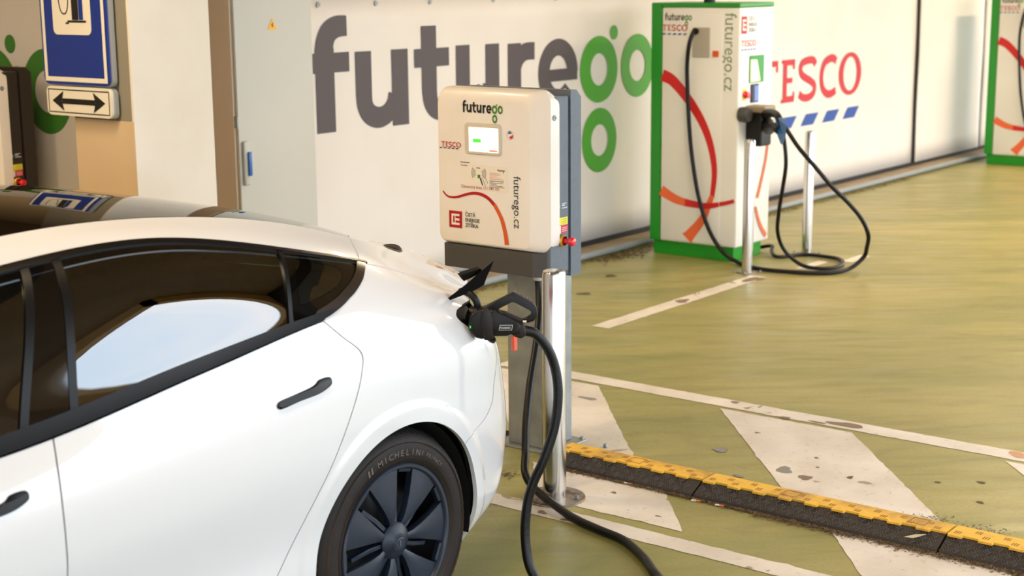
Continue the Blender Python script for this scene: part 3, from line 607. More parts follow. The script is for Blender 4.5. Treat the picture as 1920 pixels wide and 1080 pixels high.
# ------------------------------------------------------------------ green charging cabinet
M_cg = mat('cabinet_green', (22, 142, 28), .35); M_cw = mat('cabinet_white', (236, 234, 226), .35, noise=(1.5, (228, 226, 216), .35, .7)); M_arc = mat('arc_red', (206, 24, 22), .5); M_arco = mat('arc_orange', (232, 104, 54), .5)
def green_cabinet(d, label, full=True):
    g = empty('charging_cabinet', (9.42, 5.52, 0), label, 'charger')
    B().box((9.23, 5.20, 0), (9.62, 5.85, .10), .004).add('plinth', M_cg, g)
    B().box((9.20, 5.785, .10), (9.68, 5.87, 1.765), .008).box((9.20, 5.17, 1.735), (9.68, 5.784, 1.765), .006).add('green_frame', M_cg, g)
    bd = B().box((9.205, 5.172, .101), (9.675, 5.784, 1.734), .012, 3).add('body', M_cw, g, 40)
    B().box((9.1985, 5.30, .115), (9.206, 5.775, 1.70), .004).add('side_panel', M_cw, g, 40)
    ey = (0, -1, 0); ez = (0, 0, 1); ex = (1, 0, 0); xf = 9.198
    nn_ = [0]
    def arc(pts, w_, m, o=(xf, 0, 0), e=ey): nn_[0] += 1; Print(o, e, ez, .0012+.0007*nn_[0]).stroke(pts, w_, 5).add('red_arc', m, g)
    arc([(-5.772, 1.268), (-5.687, 1.232), (-5.564, 1.113), (-5.455, .971), (-5.38, .81), (-5.343, .629), (-5.358, .442)], (.085, .035), M_arc)
    arc([(-5.357, .455), (-5.43, .287), (-5.53, .165), (-5.555, .135)], (.035, .10), M_arco)
    arc([(-5.772, .462), (-5.662, .41), (-5.56, .387)], (.075, .05), M_arco); arc([(-5.575, .39), (-5.509, .383), (-5.42, .378), (-5.34, .388), (-5.303, .398)], (.055, .03), M_arc)
    arc([(-5.303, .398), (-5.25, .41), (-5.185, .43)], (.03, .025), M_arc, (9.2035, 0, 0))
    yf = 5.171
    arc([(.43, .80), (.40, .67), (.33, .50), (.29, .42)], (.03, .03), M_arco, (9.2, yf, 0), ex)
    arc([(.27, .36), (.31, .27), (.37, .19), (.43, .135)], (.025, .035), M_arco, (9.2, yf, 0), ex)
    # cable outlet pocket
    ho = B().box((9.1895, 5.395, 1.40), (9.1985, 5.53, 1.60), .003).add('outlet_plate', mat('outlet_grey', (176, 168, 152), .5), g)
    B().lathe([(0, 0), (.022, 0), (.022, -.02), (.0, -.02)], (9.19, 5.50, 1.575), 'x', 16).add('outlet_bush', M_blk, g)
    B().box((9.190, 5.325, 1.405), (9.1975, 5.37, 1.445)).add('warning_sticker', M_ora, g)
    k = .215/3.58
    Print((xf, 5.755, 1.645), ey, ez).at(0, 0, k, k*1.3).logo('dark').add('lettering', M_text, g); Print((xf, 5.755, 1.645), ey, ez).at(0, 0, k, k*1.3).logo('green').add('lettering', M_grn, g)
    k = .20/1.98
    Print((xf, 5.77, 1.575), ey, ez).at(0, 0, k, k*1.1).tesco().add('lettering', M_cred, g); Print((xf, 5.77, 1.575), ey, ez).at(0, -.005, k, k).bars().add('dash_row', M_blue, g)
    words('lettering', 'futurego.cz', .125, (9.2045, 5.283, 1.70), (0, 0, -1), (0, -1, 0), mat('pale_green_print', (134, 150, 118), .5), g, .0, .93)
    # operating side
    Print((9.225, yf, 1.56), ex, ez).rect(0, 0, .075, .115).add('square_emblem', M_red, g)
    q = Print((9.225, yf-.001, 1.56), ex, ez); q.rect(.015, .02, .025, .095).rect(.025, .08, .06, .095).rect(.025, .02, .06, .035).rect(.032, .05, .06, .065).add('emblem_mark', M_cw, g)
    words('lettering', 'ČISTÁ\nENERGIE\nZÍTŘKA', .038, (9.32, yf, 1.645), ex, ez, M_ink, g, 0, .8)
    k = .2/1.98
    Print((9.235, yf, 1.475), ex, ez).at(0, 0, k, k*1.1).tesco().add('lettering', M_cred, g); Print((9.235, yf, 1.47), ex, ez).at(0, 0, k, k).bars().add('dash_row', M_blue, g)
    sc = B().box((9.345, 5.165, 1.225), (9.545, 5.171, 1.41), .003).add('screen_bezel', M_cg, g)
    Print((9.352, 5.1635, 1.232), ex, ez).poly([(0, 0), (.135, .004), (.085, .148), (0, .15)]).add('screen', mat('screen_pale_green', (236, 250, 170), .3, emit=.7), g)
    B().box((9.37, 5.158, 1.09), (9.465, 5.171, 1.215), .004).add('card_reader', mat('reader_black', (30, 34, 52), .3), g)
    Print((9.40, 5.157, 1.10), ex, ez).rect(0, 0, .058, .105).add('reader_display', mat('reader_blue', (96, 124, 190), .3, emit=.25), g)
    B().lathe([(0, 0), (.026, 0), (.026, -.015), (.018, -.02), (.024, -.035), (0, -.038)], (9.285, 5.171, 1.15), 'y', 20).add('stop_button', M_estop, g, 40)
    B().box((9.262, 5.168, 1.11), (9.308, 5.1715, 1.19)).add('warning_sticker', M_yel, g)
    # holster with its plugs
    B().box((9.30, 5.02, 1.03), (9.46, 5.171, 1.075), .01).add('holster_shelf', mat('holster_grey', (150, 136, 110), .5), g)
    B().box((9.31, 5.05, .80), (9.46, 5.171, 1.03), .012).add('holster', M_blk, g)
    B().lathe([(0, 0), (.05, 0), (.055, -.05), (.045, -.07), (0, -.07)], (9.235, 5.171, 1.02), 'y', 20).add('plug_socket', mat('socket_grey', (70, 70, 68), .5), g, 40)
    g.location = Vector(g.location)+Vector(d)
    return g
g1 = green_cabinet((0, 0, 0), 'tall white and green charging cabinet with red arcs, in front of the lettered banner')
g2 = green_cabinet((6.42, 0, 0), 'second white and green charging cabinet, cut off at the right edge of the view')
B().lathe([(0, 1.95), (.035, 1.94), (.04, 1.766)], (9.36, 5.5, 0), 'z', 16).add('roof_lamp', M_blk, g1)

def cable(name, pts, r, label, group=None, res=8, parent=None, m=None):
    o = B().tube(pts, r, 12, True, res).add(name, m or M_rub, parent, 60)
    return tag(o, label, None if parent else 'cable', group) if label else o
side = [(9.155, 5.5, 1.575), (9.12, 5.51, 1.50), (9.135, 5.535, 1.36), (9.15, 5.54, 1.20), (9.15, 5.52, .92), (9.15, 5.49, .69), (9.14, 5.43, .44), (9.15, 5.35, .22), (9.15, 5.24, .08)]
cable('charging_cable', side+[(9.16, 5.13, .018), (9.07, 4.99, .016), (9.03, 4.838, .016), (9.05, 4.68, .016), (9.10, 4.537, .016), (9.2, 4.43, .016), (9.33, 4.37, .03), (9.41, 4.315, .10), (9.383, 4.283, .17), (9.314, 4.245, .27),
      (9.258, 4.272, .381), (9.176, 4.331, .492), (9.083, 4.403, .601), (9.022, 4.49, .723), (8.99, 4.60, .85), (8.99, 4.68, .95), (9.03, 4.75, 1.01)], .0145, 'thick black cable down the green cabinet side, looping past both slim bollards')
cable('charging_cable', [(9.69, 5.30, .016), (9.70, 5.16, .05), (9.60, 5.10, .03), (9.50, 5.0, .017), (9.68, 4.90, .016), (9.70, 4.724, .016), (9.657, 4.603, .016), (9.52, 4.517, .016), (9.365, 4.501, .016), (9.269, 4.571, .016),
      (9.262, 4.70, .03), (9.22, 4.80, .12), (9.15, 4.82, .25), (9.08, 4.78, .40), (9.03, 4.73, .57), (8.99, 4.69, .733), (8.985, 4.70, .87), (9.01, 4.735, .965)], .0135, 'black cable coiled on the floor by the slim bollards, rising to the plugs')
cable('charging_cable', [(p[0]+6.42, p[1], p[2]) for p in side]+[(15.5, 5.1, .02), (15.4, 4.8, .016)], .0145, 'black cable down the side of the second green cabinet at the right edge')
pg = empty('charging_plug', (9.2, 4.95, 1.0), 'black charging plug with a curved handle resting in the holster of the green cabinet', 'plug')
B().tube([(9.40, 5.12, 1.0), (9.30, 5.0, 1.03), (9.18, 4.89, 1.045), (9.08, 4.80, 1.03), (9.02, 4.74, .975)], lambda t: .034-.014*t, 14, True, 6).add('handle', M_blk, pg, 60)
B().tube([(9.38, 5.04, .95), (9.25, 4.96, .93), (9.13, 4.86, .96), (9.02, 4.77, .95)], lambda t: .045-.022*t, 14, True, 6).add('plug_body', M_blk, pg, 60)
pb = empty('charging_plug', (9.12, 4.86, .97), 'blue plug hanging beside the black one on the green cabinet', 'plug')
B().prism([(9.06, 4.80, 1.03), (8.98, 4.70, 1.035), (8.87, 4.63, 1.0), (8.88, 4.64, .93), (8.96, 4.70, .865), (9.01, 4.76, .93)], (.045, .04, 0)).add('plug_body', mat('plug_blue', (26, 106, 184), .4), pb)

# ------------------------------------------------------------------ cable ramp: rubber base with a yellow lid, one metre pieces
M_ramp = mat('ramp_rubber', (54, 49, 46), .6, bump=(40, .2)); M_lid = mat('ramp_yellow', (236, 184, 54), .5, noise=(9, (170, 128, 62), .45, .75), bump=(60, .3)); M_groove = mat('lid_groove', (150, 104, 30), .6)
def ramp(y1, y0, label, detail=True):
    r = empty('cable_ramp', (4.95, (y0+y1)/2, 0), label, 'cable ramp', 'cable ramp pieces in line across the bay')
    n = y1-y0; g = .002; b = B()
    b.prism([(4.828, y0+g, 0), (5.10, y0+g, 0), (5.098, y0+g, .006), (5.0, y0+g, .046), (4.905, y0+g, .046), (4.832, y0+g, .014)], (0, n-2*g, 0))
    base = b.add('base', M_ramp, r)
    # diamond pattern of raised bars on the slope
    b = B(); tx = Vector((.073, 0, .032)).normalized(); ty = Vector((0, -1, 0)); nn = Vector((-.032, 0, .073)).normalized(); o = Vector((4.832, y1-g, .014))
    if detail:
        for i in range(int(n/.034)):
            for j in range(3):
                cy = .017+i*.034; cx = .013+j*.026; s_ = 1 if (i+j) % 2 else -1
                if cy > n-.02: continue
                for k in (-1, 0, 1):
                    c_ = o+ty*(cy+k*.0085*.8)+tx*(cx-s_*k*.0085*.6)
                    a1 = (tx*.6*s_+ty*.8).cross(nn)*.0125 if False else (tx*.8+ty*.6*s_)*.0115
                    a2 = nn.cross(a1).normalized()*.0019
                    p = [c_+a1, c_+a2, c_-a1, c_-a2]; t_ = nn*.0032
                    vs = [b.bm.verts.new(q_) for q_ in (c_-a1-a2, c_+a1-a2, c_+a1+a2, c_-a1+a2)]; ws = [b.bm.verts.new(q_+t_) for q_ in (c_-a1*.8-a2*.5, c_+a1*.8-a2*.5, c_+a1*.8+a2*.5, c_-a1*.8+a2*.5)]
                    b.bm.faces.new(ws)
                    for q_ in range(4): b.bm.faces.new((vs[q_], vs[(q_+1) % 4], ws[(q_+1) % 4], ws[q_]))
        tag(b.add('tread_bars', mat('ramp_tread', (78, 70, 66), .5), r), kind='stuff')
    b = B(); x0, x1 = 4.908, 4.998; y = y1-g; pts = [(x1, y1-g), (x1, y0+g), (x0, y0+g)]; k = int(n/.106+.5); stp = (n-2*g)/k
    for i in range(k):
        ya = y0+g+i*stp
        pts += [(x0, ya+stp*.5), (x0-.016, ya+stp*.52), (x0-.016, ya+stp*.97), (x0, ya+stp*.995)]
    pts[-1] = (x0, y1-g); 
    b.prism([(p[0], p[1], .0462) for p in pts], (0, 0, .0075)); lid = b.add('lid', M_lid, r)
    b = B()
    if detail:
        for i in range(int(n/.05)):
            for k_ in range(3):
                yy = y1-.02-i*.05-k_*.0085-(.012 if i % 2 else 0); xx = 4.93+(.034 if i % 2 else 0)
                if yy < y0+.02: continue
                b.box((xx-.012, yy-.0018, .0537), (xx+.012, yy+.0018, .0548))
            if i % 10 == 6:
                yy = y1-.02-i*.05; 
                for q_ in ((4.925, yy, 4.985, yy-.003), (4.925, yy-.06, 4.985, yy-.063), (4.925, yy-.06, 4.928, yy), (4.982, yy-.06, 4.985, yy)): b.box((q_[0], min(q_[1], q_[3]), .0537), (q_[2], max(q_[1], q_[3]), .0546))
        tag(b.add('lid_ribs', M_groove, r), kind='stuff')
    return r
ramp(3.56, 2.88, 'short cable ramp piece with worn yellow lid, ending beside the charger post')
ramp(2.876, 1.905, 'second piece of cable ramp from the charger post, with a complete yellow lid')
ramp(1.901, .93, 'third piece of cable ramp, running out at the lower right corner')
ramp(4.90, 3.94, 'piece of cable ramp behind the charger post, mostly hidden by the white car', False)
B().lathe([(0, .02), (.008, .018), (.011, .008), (.010, 0)], (5.16, 3.50, 0), 'z', 10).add('floor_bolt', M_galv, None, 40)
tag([o for o in COL.objects if o.name == 'floor_bolt'][0], 'small steel bolt head on the floor behind the near end of the ramp', 'bolt')

# litter
M_leaf = mat('dry_leaf', (112, 82, 48), .8, noise=(30, (70, 50, 30), .3, .7)); M_dirt = mat('leaf_dirt', (92, 72, 48), .9, noise=(60, (136, 110, 74), .4, .7))
def litter(name, n, fpos, size, m, label, cat):
    b = B(); 
    for _ in range(n):
        p = Vector(fpos()); a = random.uniform(0, 6.28); s_ = size*random.uniform(.4, 1.3); h = random.uniform(0, .6)*s_
        u = Vector((math.cos(a), math.sin(a), random.uniform(-.2, .3)))*s_; v = Vector((-math.sin(a), math.cos(a), random.uniform(-.3, .3)))*s_*random.uniform(.3, .7)
        p.z += abs(u.z)+abs(v.z)+.0015+random.uniform(0, .004)
        vs = [b.bm.verts.new(q_) for q_ in (p-u, p-v*.8, p+u, p+v)]; b.bm.faces.new((vs[0], vs[1], vs[2])); b.bm.faces.new((vs[0], vs[2], vs[3]))
    return tag(b.add(name, m, None, None, False), label, cat, None, 'stuff')
def alongramp():
    y = random.uniform(1.2, 3.5); k = 1 if y < 2.6 else .55
    return (4.826-abs(random.gauss(0, .021*k))-.001, y, 0)
litter('leaf_litter', 9500, alongramp, .0048, M_dirt, 'brown grit and crumbled leaves gathered along the front of the cable ramp', 'litter')
litter('leaf_litter', 160, alongramp, .009, M_leaf, 'larger dry leaf fragments scattered along the ramp edge', 'litter')
litter('leaf_litter', 700, lambda: (random.uniform(6.2, 14), 6.02-abs(random.gauss(0, .035)), 0), .014, M_leaf, 'dry leaves collected along the kerb at the foot of the back wall', 'litter')
litter('leaf_litter', 260, lambda: (random.gauss(8.95, .16), random.gauss(5.95, .06), 0), .016, M_leaf, 'heap of brown leaves between the wall and the green cabinet', 'litter')
litter('leaf_litter', 240, lambda: (5.13+abs(random.gauss(0, .03)), random.choice((1.85, 2.05, 1.62))+random.gauss(0, .05), 0), .006, mat('moss', (96, 96, 62), .9), 'thin mossy crumbs along the back edge of the ramp', 'litter')
litter('leaf_litter', 40, lambda: (random.gauss(4.62, .03), random.gauss(3.62, .03), 0), .010, M_leaf, 'small curl of dry leaf debris between the rear bumper and the post', 'litter')
for i, (x, y, a, ln) in enumerate(((4.80, 2.844, 1.9, .034), (4.806, 2.745, 1.75, .034), (4.815, 3.162, 1.7, .03))):
    t = empty('cigarette_end', (x, y, .004), ['cigarette end with an orange filter lying nearest the bollard side of the grit', 'cigarette end lying right against the ramp foot', 'flattened pale cigarette end in the grit near the charger'][i], 'cigarette end')
    dx, dy = math.cos(a)*ln/2, math.sin(a)*ln/2
    B().tube([(x-dx, y-dy, .0045), (x, y, .0045)], .004, 8).add('filter', mat('filter_orange', (214, 120, 70), .7), t); B().tube([(x, y, .0045), (x+dx, y+dy, .0045)], .004, 8).add('paper', mat('paper_white', (232, 226, 214), .7), t)
t = B().prism([(4.842, 2.03, .028), (4.862, 2.0, .037), (4.874, 1.965, .042), (4.862, 1.98, .036), (4.846, 2.0, .029)], (-.001, 0, .002)).add('leaf', mat('pale_leaf', (206, 196, 158), .7)); tag(t, 'pale dry leaf lying on the black slope of the ramp', 'leaf')
# ------------------------------------------------------------------ the white car
M_paint = mat('white_car_paint', (216, 217, 220), .32, coat=1); M_gloss = mat('gloss_black', (6, 5, 5), .05, coat=1); M_satin = mat('satin_black_trim', (12, 12, 14), .3, spec=.35)
M_in = mat('cabin_black', (20, 20, 20), .7); M_seat = mat('seat_leather', (34, 33, 32), .5); M_under = mat('underbody', (8, 8, 8), .9); M_roofg = mat('roof_glass', (9, 7, 6), .03, spec=.16)
M_tl = mat('tail_lens', (150, 10, 14), .1, coat=1); M_port = mat('port_black', (8, 8, 9), .6, spec=.08)
def glass_mat(name, tint, gl=.0):
    m = bpy.data.materials.new(name); m.use_nodes = True; n = m.node_tree.nodes; l = m.node_tree.links; n.remove(n['Principled BSDF'])
    t = n.new('ShaderNodeBsdfTransparent'); t.inputs[0].default_value = tint; g = n.new('ShaderNodeBsdfGlossy'); g.inputs['Roughness'].default_value = .0; g.inputs[0].default_value = (1, 1, 1, 1)
    fr = n.new('ShaderNodeFresnel'); fr.inputs[0].default_value = 2.4; mx = n.new('ShaderNodeMixShader'); l.new(fr.outputs[0], mx.inputs[0]); l.new(t.outputs[0], mx.inputs[1]); l.new(g.outputs[0], mx.inputs[2]); l.new(mx.outputs[0], n['Material Output'].inputs[0])
    return m
M_tint = glass_mat('tinted_glass', (.045, .085, .065, 1)); M_clear = glass_mat('door_glass', (.20, .27, .22, 1))
def curve_fn(pts, key=1):
    """piecewise smooth function through points: x as a function of z (key=1) or z of x (key=0)"""
    pts = sorted(pts, key=lambda p: p[key]); f = nspline([p[key] for p in pts], [p[1-key] for p in pts]); lo, hi = pts[0][key], pts[-1][key]
    return lambda v: f(np.clip(v, lo, hi))
s_front = lambda z: .93+.06*(z-.6)+.25*np.clip(.35-z, 0, 1)                # front edge of the front door
s_mid = curve_fn([(2.012, .25), (2.015, .606), (2.022, .833), (2.042, .931), (2.05, .98)])
s_rear = curve_fn([(2.57, .24), (2.69, .38), (2.838, .584), (2.955, .753), (2.997, .818), (3.026, .871), (3.040, .925), (2.978, .984), (2.92, 1.04)])
s_bump = curve_fn([(3.30, .16), (3.36, .30), (3.44, .50), (3.50, .574), (3.569, .594), (3.631, .635), (3.66, .70), (3.72, .80)])
sweep = curve_fn([(2.89, 1.02), (2.931, 1.034), (3.013, 1.048), (3.079, 1.064), (3.144, 1.081), (3.225, 1.109), (3.30, 1.135)], 0)
# the curved rear edge of the side window opening, z as a function of x
def arch_f(cx): return lambda d: np.hypot(d['x']-cx, d['z']-.325)-.3625
A_rear, A_front = arch_f(3.188), arch_f(.312)
def sdpoly(pts, X, Y):
    """signed distance, positive inside"""
    pts = np.array(pts); d = np.full(X.shape, 1e9); ins = np.zeros(X.shape, bool)
    for i in range(len(pts)):
        a, b = pts[i], pts[(i+1) % len(pts)]; e = b-a; w0, w1 = X-a[0], Y-a[1]
        t = np.clip((w0*e[0]+w1*e[1])/(e@e), 0, 1); d = np.minimum(d, np.hypot(w0-e[0]*t, w1-e[1]*t))
        c = ((a[1] <= Y) & (b[1] > Y) | (b[1] <= Y) & (a[1] > Y)); k = c & (X < a[0]+(Y-a[1])/np.where(abs(b[1]-a[1]) < 1e-9, 1e-9, b[1]-a[1])*(b[0]-a[0])); ins ^= k
    return np.where(ins, d, -d)
def smoothpoly(pts, res=5, closed=True):
    P_ = [Vector((p[0], p[1], 0)) for p in pts]; P_ = [P_[-1]]+P_+[P_[0], P_[1]]; o = []
    for i in range(1, len(P_)-2):
        a, b, c, d = P_[i-1], P_[i], P_[i+1], P_[i+2]
        for k in range(res):
            t = k/res; q = .5*((2*b)+(c-a)*t+(2*a-5*b+4*c-d)*t*t+(-a+3*b-3*c+d)*t**3); o.append((q.x, q.y))
    return o
def skin(name, fn, ur, tr, nu, nt_, keep, m, parent, off=0, flange=.014, side=1, label=None, solid=0):
    us = np.linspace(*ur, nu+1); ts = np.linspace(*tr, nt_+1) if not isinstance(tr, list) else np.concatenate([np.linspace(a, b, k, endpoint=False) for a, b, k in tr]+[[tr[-1][1]]])
    Ug, Tg = np.meshgrid(us, ts, indexing='ij'); u = list(Ug.ravel()); t = list(Tg.ravel()); nt1 = len(ts)
    faces = [(i*nt1+j, (i+1)*nt1+j, (i+1)*nt1+j+1, i*nt1+j+1) for i in range(nu) for j in range(nt1-1)]
    for F in keep:
        ua, ta = np.array(u), np.array(t); p = fn(ua, ta); v = np.asarray(F(dict(x=p[:, 0], h=p[:, 1], z=p[:, 2], u=ua, t=ta)), float)
        v = np.where(np.abs(v) < 1e-7, 1e-7, v); new = []; cache = {}
        for f in faces:
            s_ = [v[k] > 0 for k in f]
            if all(s_): new.append(f); continue
            if not any(s_): continue
            o = []
            for k in range(len(f)):
                a, b = f[k], f[(k+1) % len(f)]
                if v[a] > 0: o.append(a)
                if (v[a] > 0) != (v[b] > 0):
                    key = (min(a, b), max(a, b))
                    if key not in cache:
                        q = v[key[0]]/(v[key[0]]-v[key[1]]); cache[key] = len(u); u.append(u[key[0]]+(u[key[1]]-u[key[0]])*q); t.append(t[key[0]]+(t[key[1]]-t[key[0]])*q)
                    o.append(cache[key])
            if len(o) > 2: new.append(tuple(o))
        faces = new
    used = sorted({k for f in faces for k in f}); mp_ = {k: i for i, k in enumerate(used)}
    ua, ta = np.array(u)[used], np.array(t)[used]; faces = [tuple(mp_[k] for k in f) for f in faces]
    def world(ua, ta): p = fn(ua, ta); return np.stack([p[:, 0], YC-p[:, 1], p[:, 2]], -1)
    e = 2e-3; u0, u1 = np.clip(ua-e, ur[0], ur[1]), np.clip(ua+e, ur[0], ur[1]); lo, hi = ts[0], ts[-1]
    du = world(u1, ta)-world(u0, ta); dt = world(ua, np.clip(ta+e, lo, hi))-world(ua, np.clip(ta-e, lo, hi)); nrm = np.cross(du, dt)
    P = world(ua, ta); ln = np.linalg.norm(nrm, axis=1); nrm = nrm/np.maximum(ln, 1e-12)[:, None]
    c = np.stack([np.clip(P[:, 0], .5, 3.2), np.full(len(P), YC), np.full(len(P), .62)], -1); flip = ((P-c)*nrm).sum(1).mean() < 0
    if flip: nrm = -nrm
    P = P+nrm*off
    if flip: faces = [f[::-1] for f in faces]
    cnt = {}
    for f in faces:
        for k in range(len(f)):
            a, b = f[k], f[(k+1) % len(f)]
            if (b, a) in cnt: cnt[(b, a)] = None
            else: cnt[(a, b)] = 1
    be = [k for k, q in cnt.items() if q]; V = [tuple(p) for p in P]; NN = [tuple(q) for q in nrm]; base = len(V)
    if flange:
        for a, b in be:
            e_ = P[b]-P[a]; on = np.cross(e_, (nrm[a]+nrm[b])/2); l_ = np.linalg.norm(on)
            if l_ < 1e-9: continue
            on = -on/l_ if False else on/l_; k = len(V)
            V += [tuple(P[a]), tuple(P[b]), tuple(P[b]-nrm[b]*flange), tuple(P[a]-nrm[a]*flange)]; NN += [tuple(on)]*4; faces.append((k+1, k, k+3, k+2))
    me = bpy.data.meshes.new(name)
    if side < 0:
        V = [(x, 2*YC-y, z) for x, y, z in V]; NN = [(x, -y, z) for x, y, z in NN]; faces = [f[::-1] for f in faces]
    me.from_pydata(V, [], faces); me.update(); smooth(me); me.normals_split_custom_set_from_vertices(NN)
    return tag(link(name, me, parent, m), label)
car = empty('car', (1.8, YC, 0), 'white saloon car with black glass roof, plugged in at its rear corner', 'car')
GAP = .0025
lim = lambda g, fx, s_: (lambda d: s_*(d['x']-fx(d['z']))-g)
# opening of the charge port in the (u, t) net, and the tail lens beyond it
PORT = [(3.550, 4.62), (3.527, 4.54), (3.524, 4.47), (3.54, 4.38), (3.595, 4.19), (3.66, 3.99), (3.715, 3.85), (3.76, 3.80), (3.93, 3.79), (3.93, 4.80), (3.85, 4.86), (3.75, 4.78), (3.64, 4.72)]
for s_ in (1, -1):
    near = s_ > 0; q = 1 if near else .45; NU = lambda a: int(a*q)
    P_ = lambda d: -sdpoly(PORT, d['u'], d['t']/3)*1.0
    PP = [(a, b/3) for a, b in PORT]
    port_out = lambda d: -sdpoly(PP, d['u'], d['t']/3)-.001
    port_in = lambda d: sdpoly(PP, d['u'], d['t']/3)-.001
    body_t = [(.55, 1, 5), (1, 2, 12), (2, 3, 18), (3, 4, 16), (4, 5, 14)]
    skin('front_bumper', W, (-1.15, -.1), (0, 5), NU(40), 40, [lambda d: -.14-d['x']-GAP, A_front], M_paint, car, side=s_)
    skin('front_fender', W, (-.35, 1.2), body_t, NU(80), 0, [lambda d: d['x']+.14-GAP, lim(GAP, s_front, -1), A_front], M_paint, car, side=s_)
    skin('side_skirt', W, (.62, 2.95), (0, .55), NU(60), 6, [A_rear, A_front], M_satin, car, side=s_)
    for nm, fa, fb, ur_ in (('front_door', s_front, s_mid, (.8, 2.15)), ('rear_door', s_mid, s_rear, (1.9, 3.15))):
        skin(nm, W, ur_, body_t, NU(110), 0, [lim(GAP, fa, 1), lim(GAP, fb, -1), A_rear], M_paint, car, side=s_)
    # rear quarter: from the door edge round to the bumper seam, and up around the window
    qk = [lim(GAP, s_rear, 1), lambda d: np.where(d['z'] < .78, -(d['x']-s_bump(d['z']))-GAP, .02), lambda d: A_rear(d)]
    skin('quarter_panel', W, (2.5, 3.99), [(.55, 1, 5), (1, 2, 14), (2, 3, 22), (3, 4, 22), (4, 5, 24), (5, 5.86, 26)], NU(190), 0,
         qk+[lambda d: np.where(d['t'] > 5, sweep_out(d), .02), lambda d: np.where((d['u'] > 3.3), 4.7-d['u']-.6+(0), .02), lambda d: np.where((d['t'] < 3.80) & (d['u'] > 3.72), -1., .02)]+[port_out], M_paint, car, side=s_) if False else None
    swp = lambda d: np.where((d['t'] > 4.98) & (d['x'] < 3.34), np.minimum(SWEEP(d), 1), .02)
    SW = [(2.6, 1.35), (2.6, .88), (2.88, .98), (2.918, 1.005), (2.927, 1.036), (2.965, 1.043), (3.001, 1.052), (3.032, 1.061), (3.059, 1.071), (3.088, 1.080), (3.115, 1.091), (3.15, 1.106), (3.18, 1.122), (3.205, 1.133), (3.222, 1.143), (3.236, 1.153), (3.25, 1.35)]
    SWEEP = lambda d: -sdpoly(SW, d['x'], d['z'])
    skin('quarter_panel', W, (2.5, 3.93), [(.55, 1, 5), (1, 2, 14), (2, 3, 22), (3, 4, 24), (4, 5, 26), (5, 5.885, 30)], NU(200), 0,
         [lim(GAP, s_rear, 1), lambda d: np.where(d['z'] < .80, -(d['x']-s_bump(d['z']))-GAP, .05), A_rear, swp, port_out], M_paint, car, side=s_)
    skin('rear_bumper', W, (3.25, 4.85), [(0, 1, 10), (1, 2, 14), (2, 3, 20), (3, 3.93, 22)], NU(180), 0, [lambda d: (d['x']-s_bump(d['z']))-GAP, A_rear, port_out], M_paint, car, side=s_)
    skin('tail_light', W, (3.932, 4.36), (3.94, 4.9), NU(40), 14, [], M_tl, car, side=s_, flange=.02)
    skin('tail_panel', W, (4.365, 4.85), (3.94, 5.85), NU(40), 24, [], M_paint, car, side=s_)
    skin('tail_panel', W, (3.935, 4.36), (4.92, 5.85), NU(40), 14, [], M_paint, car, side=s_)
    if near: skin('port_rim', W, (3.45, 3.99), (3.6, 5.1), 80, 40, [port_in, lambda d: .010-sdpoly(PP, d['u'], d['t']/3)], M_port, car, flange=.03, side=s_)
    if near: skin('port_recess', W, (3.45, 3.99), (3.6, 5.1), 60, 30, [port_in], M_port, car, off=-.022, flange=0, side=s_)
    else: skin('tail_light', W, (3.45, 3.99), (3.6, 5.1), 40, 24, [port_in], M_tl, car, side=s_)
    skin('roof_rail', W, (.66, 3.42), (5.95, 7), NU(120), 10, [lambda d: 3.203+.075*np.clip(d['t']-6, -.2, 1)-d['x']-GAP], M_paint, car, side=s_)
    skin('trunk_lid', W, (3.1, 4.85), (5.905, 7), NU(120), 10, [lambda d: d['x']-(3.203+.075*np.clip(d['t']-6, -.2, 1))-GAP], M_paint, car, side=s_, flange=.01)
    # greenhouse: black surround, trims, panes
    up = lambda a: (lambda d: a-d['t'])
    inside = lambda d: sdpoly(SW, d['x'], d['z'])-.001
    skin('window_trim', W, (.7, 3.35), (5.01, 5.105), NU(140), 5, [lambda d: d['x']-.80, lambda d: np.where(d['x'] < 2.75, .02, inside(d))], M_satin, car, off=.006, flange=.012, side=s_, label='satin black waist trim')
    skin('window_trim', W, (.75, 3.42), (5.90, 5.95), NU(140), 3, [lambda d: 3.222-d['x']], M_satin, car, off=.006, flange=.012, side=s_, label='satin black upper trim')
    skin('window_trim', W, (.75, 3.35), (5.84, 5.90), NU(140), 3, [lambda d: d['x']-.9, lambda d: 3.18-d['x']], M_gloss, car, off=.001, flange=.01, side=s_, label='narrow black seal under the roof')
    skin('window_trim', W, (2.6, 3.42), [(5.005, 5.4, 30), (5.4, 5.92, 30)], NU(120), 0, [inside, lambda d: .026-sdpoly(SW, d['x'], d['z']), lambda d: d['x']-2.72, lambda d: d['t']-5.0], mat('trim_brown_black', (40, 32, 28), .22, coat=.6), car, off=.004, flange=.01, side=s_, label='curved black trim behind the quarter window')
    zline = lambda a, b: (lambda d: (d['x']-(a[0]+(b[0]-a[0])*(d['z']-a[1])/(b[1]-a[1]))))
    Bf = zline((1.980, .959), (2.125, 1.294)); Br = zline((2.116, .966), (2.21, 1.295)); Bm = zline((2.062, .958), (2.20, 1.29))
    Dv = zline((2.813, 1.041), (2.886, 1.232))
    skin('pillar_cover', W, (1.85, 2.4), (5.10, 5.90), NU(30), 30, [lambda d: Bf(d)-.012, lambda d: -Br(d)-.012], M_gloss, car, off=0, flange=.01, side=s_, label='gloss black pillar cover with a camera')
    for F_, e_ in ((Bf, .012), (Br, .012)): skin('window_seal', W, (1.85, 2.4), (5.10, 5.90), NU(30), 30, [lambda d: F_(d)+e_, lambda d: e_-F_(d)-.001], M_satin, car, off=.002, flange=.01, side=s_)
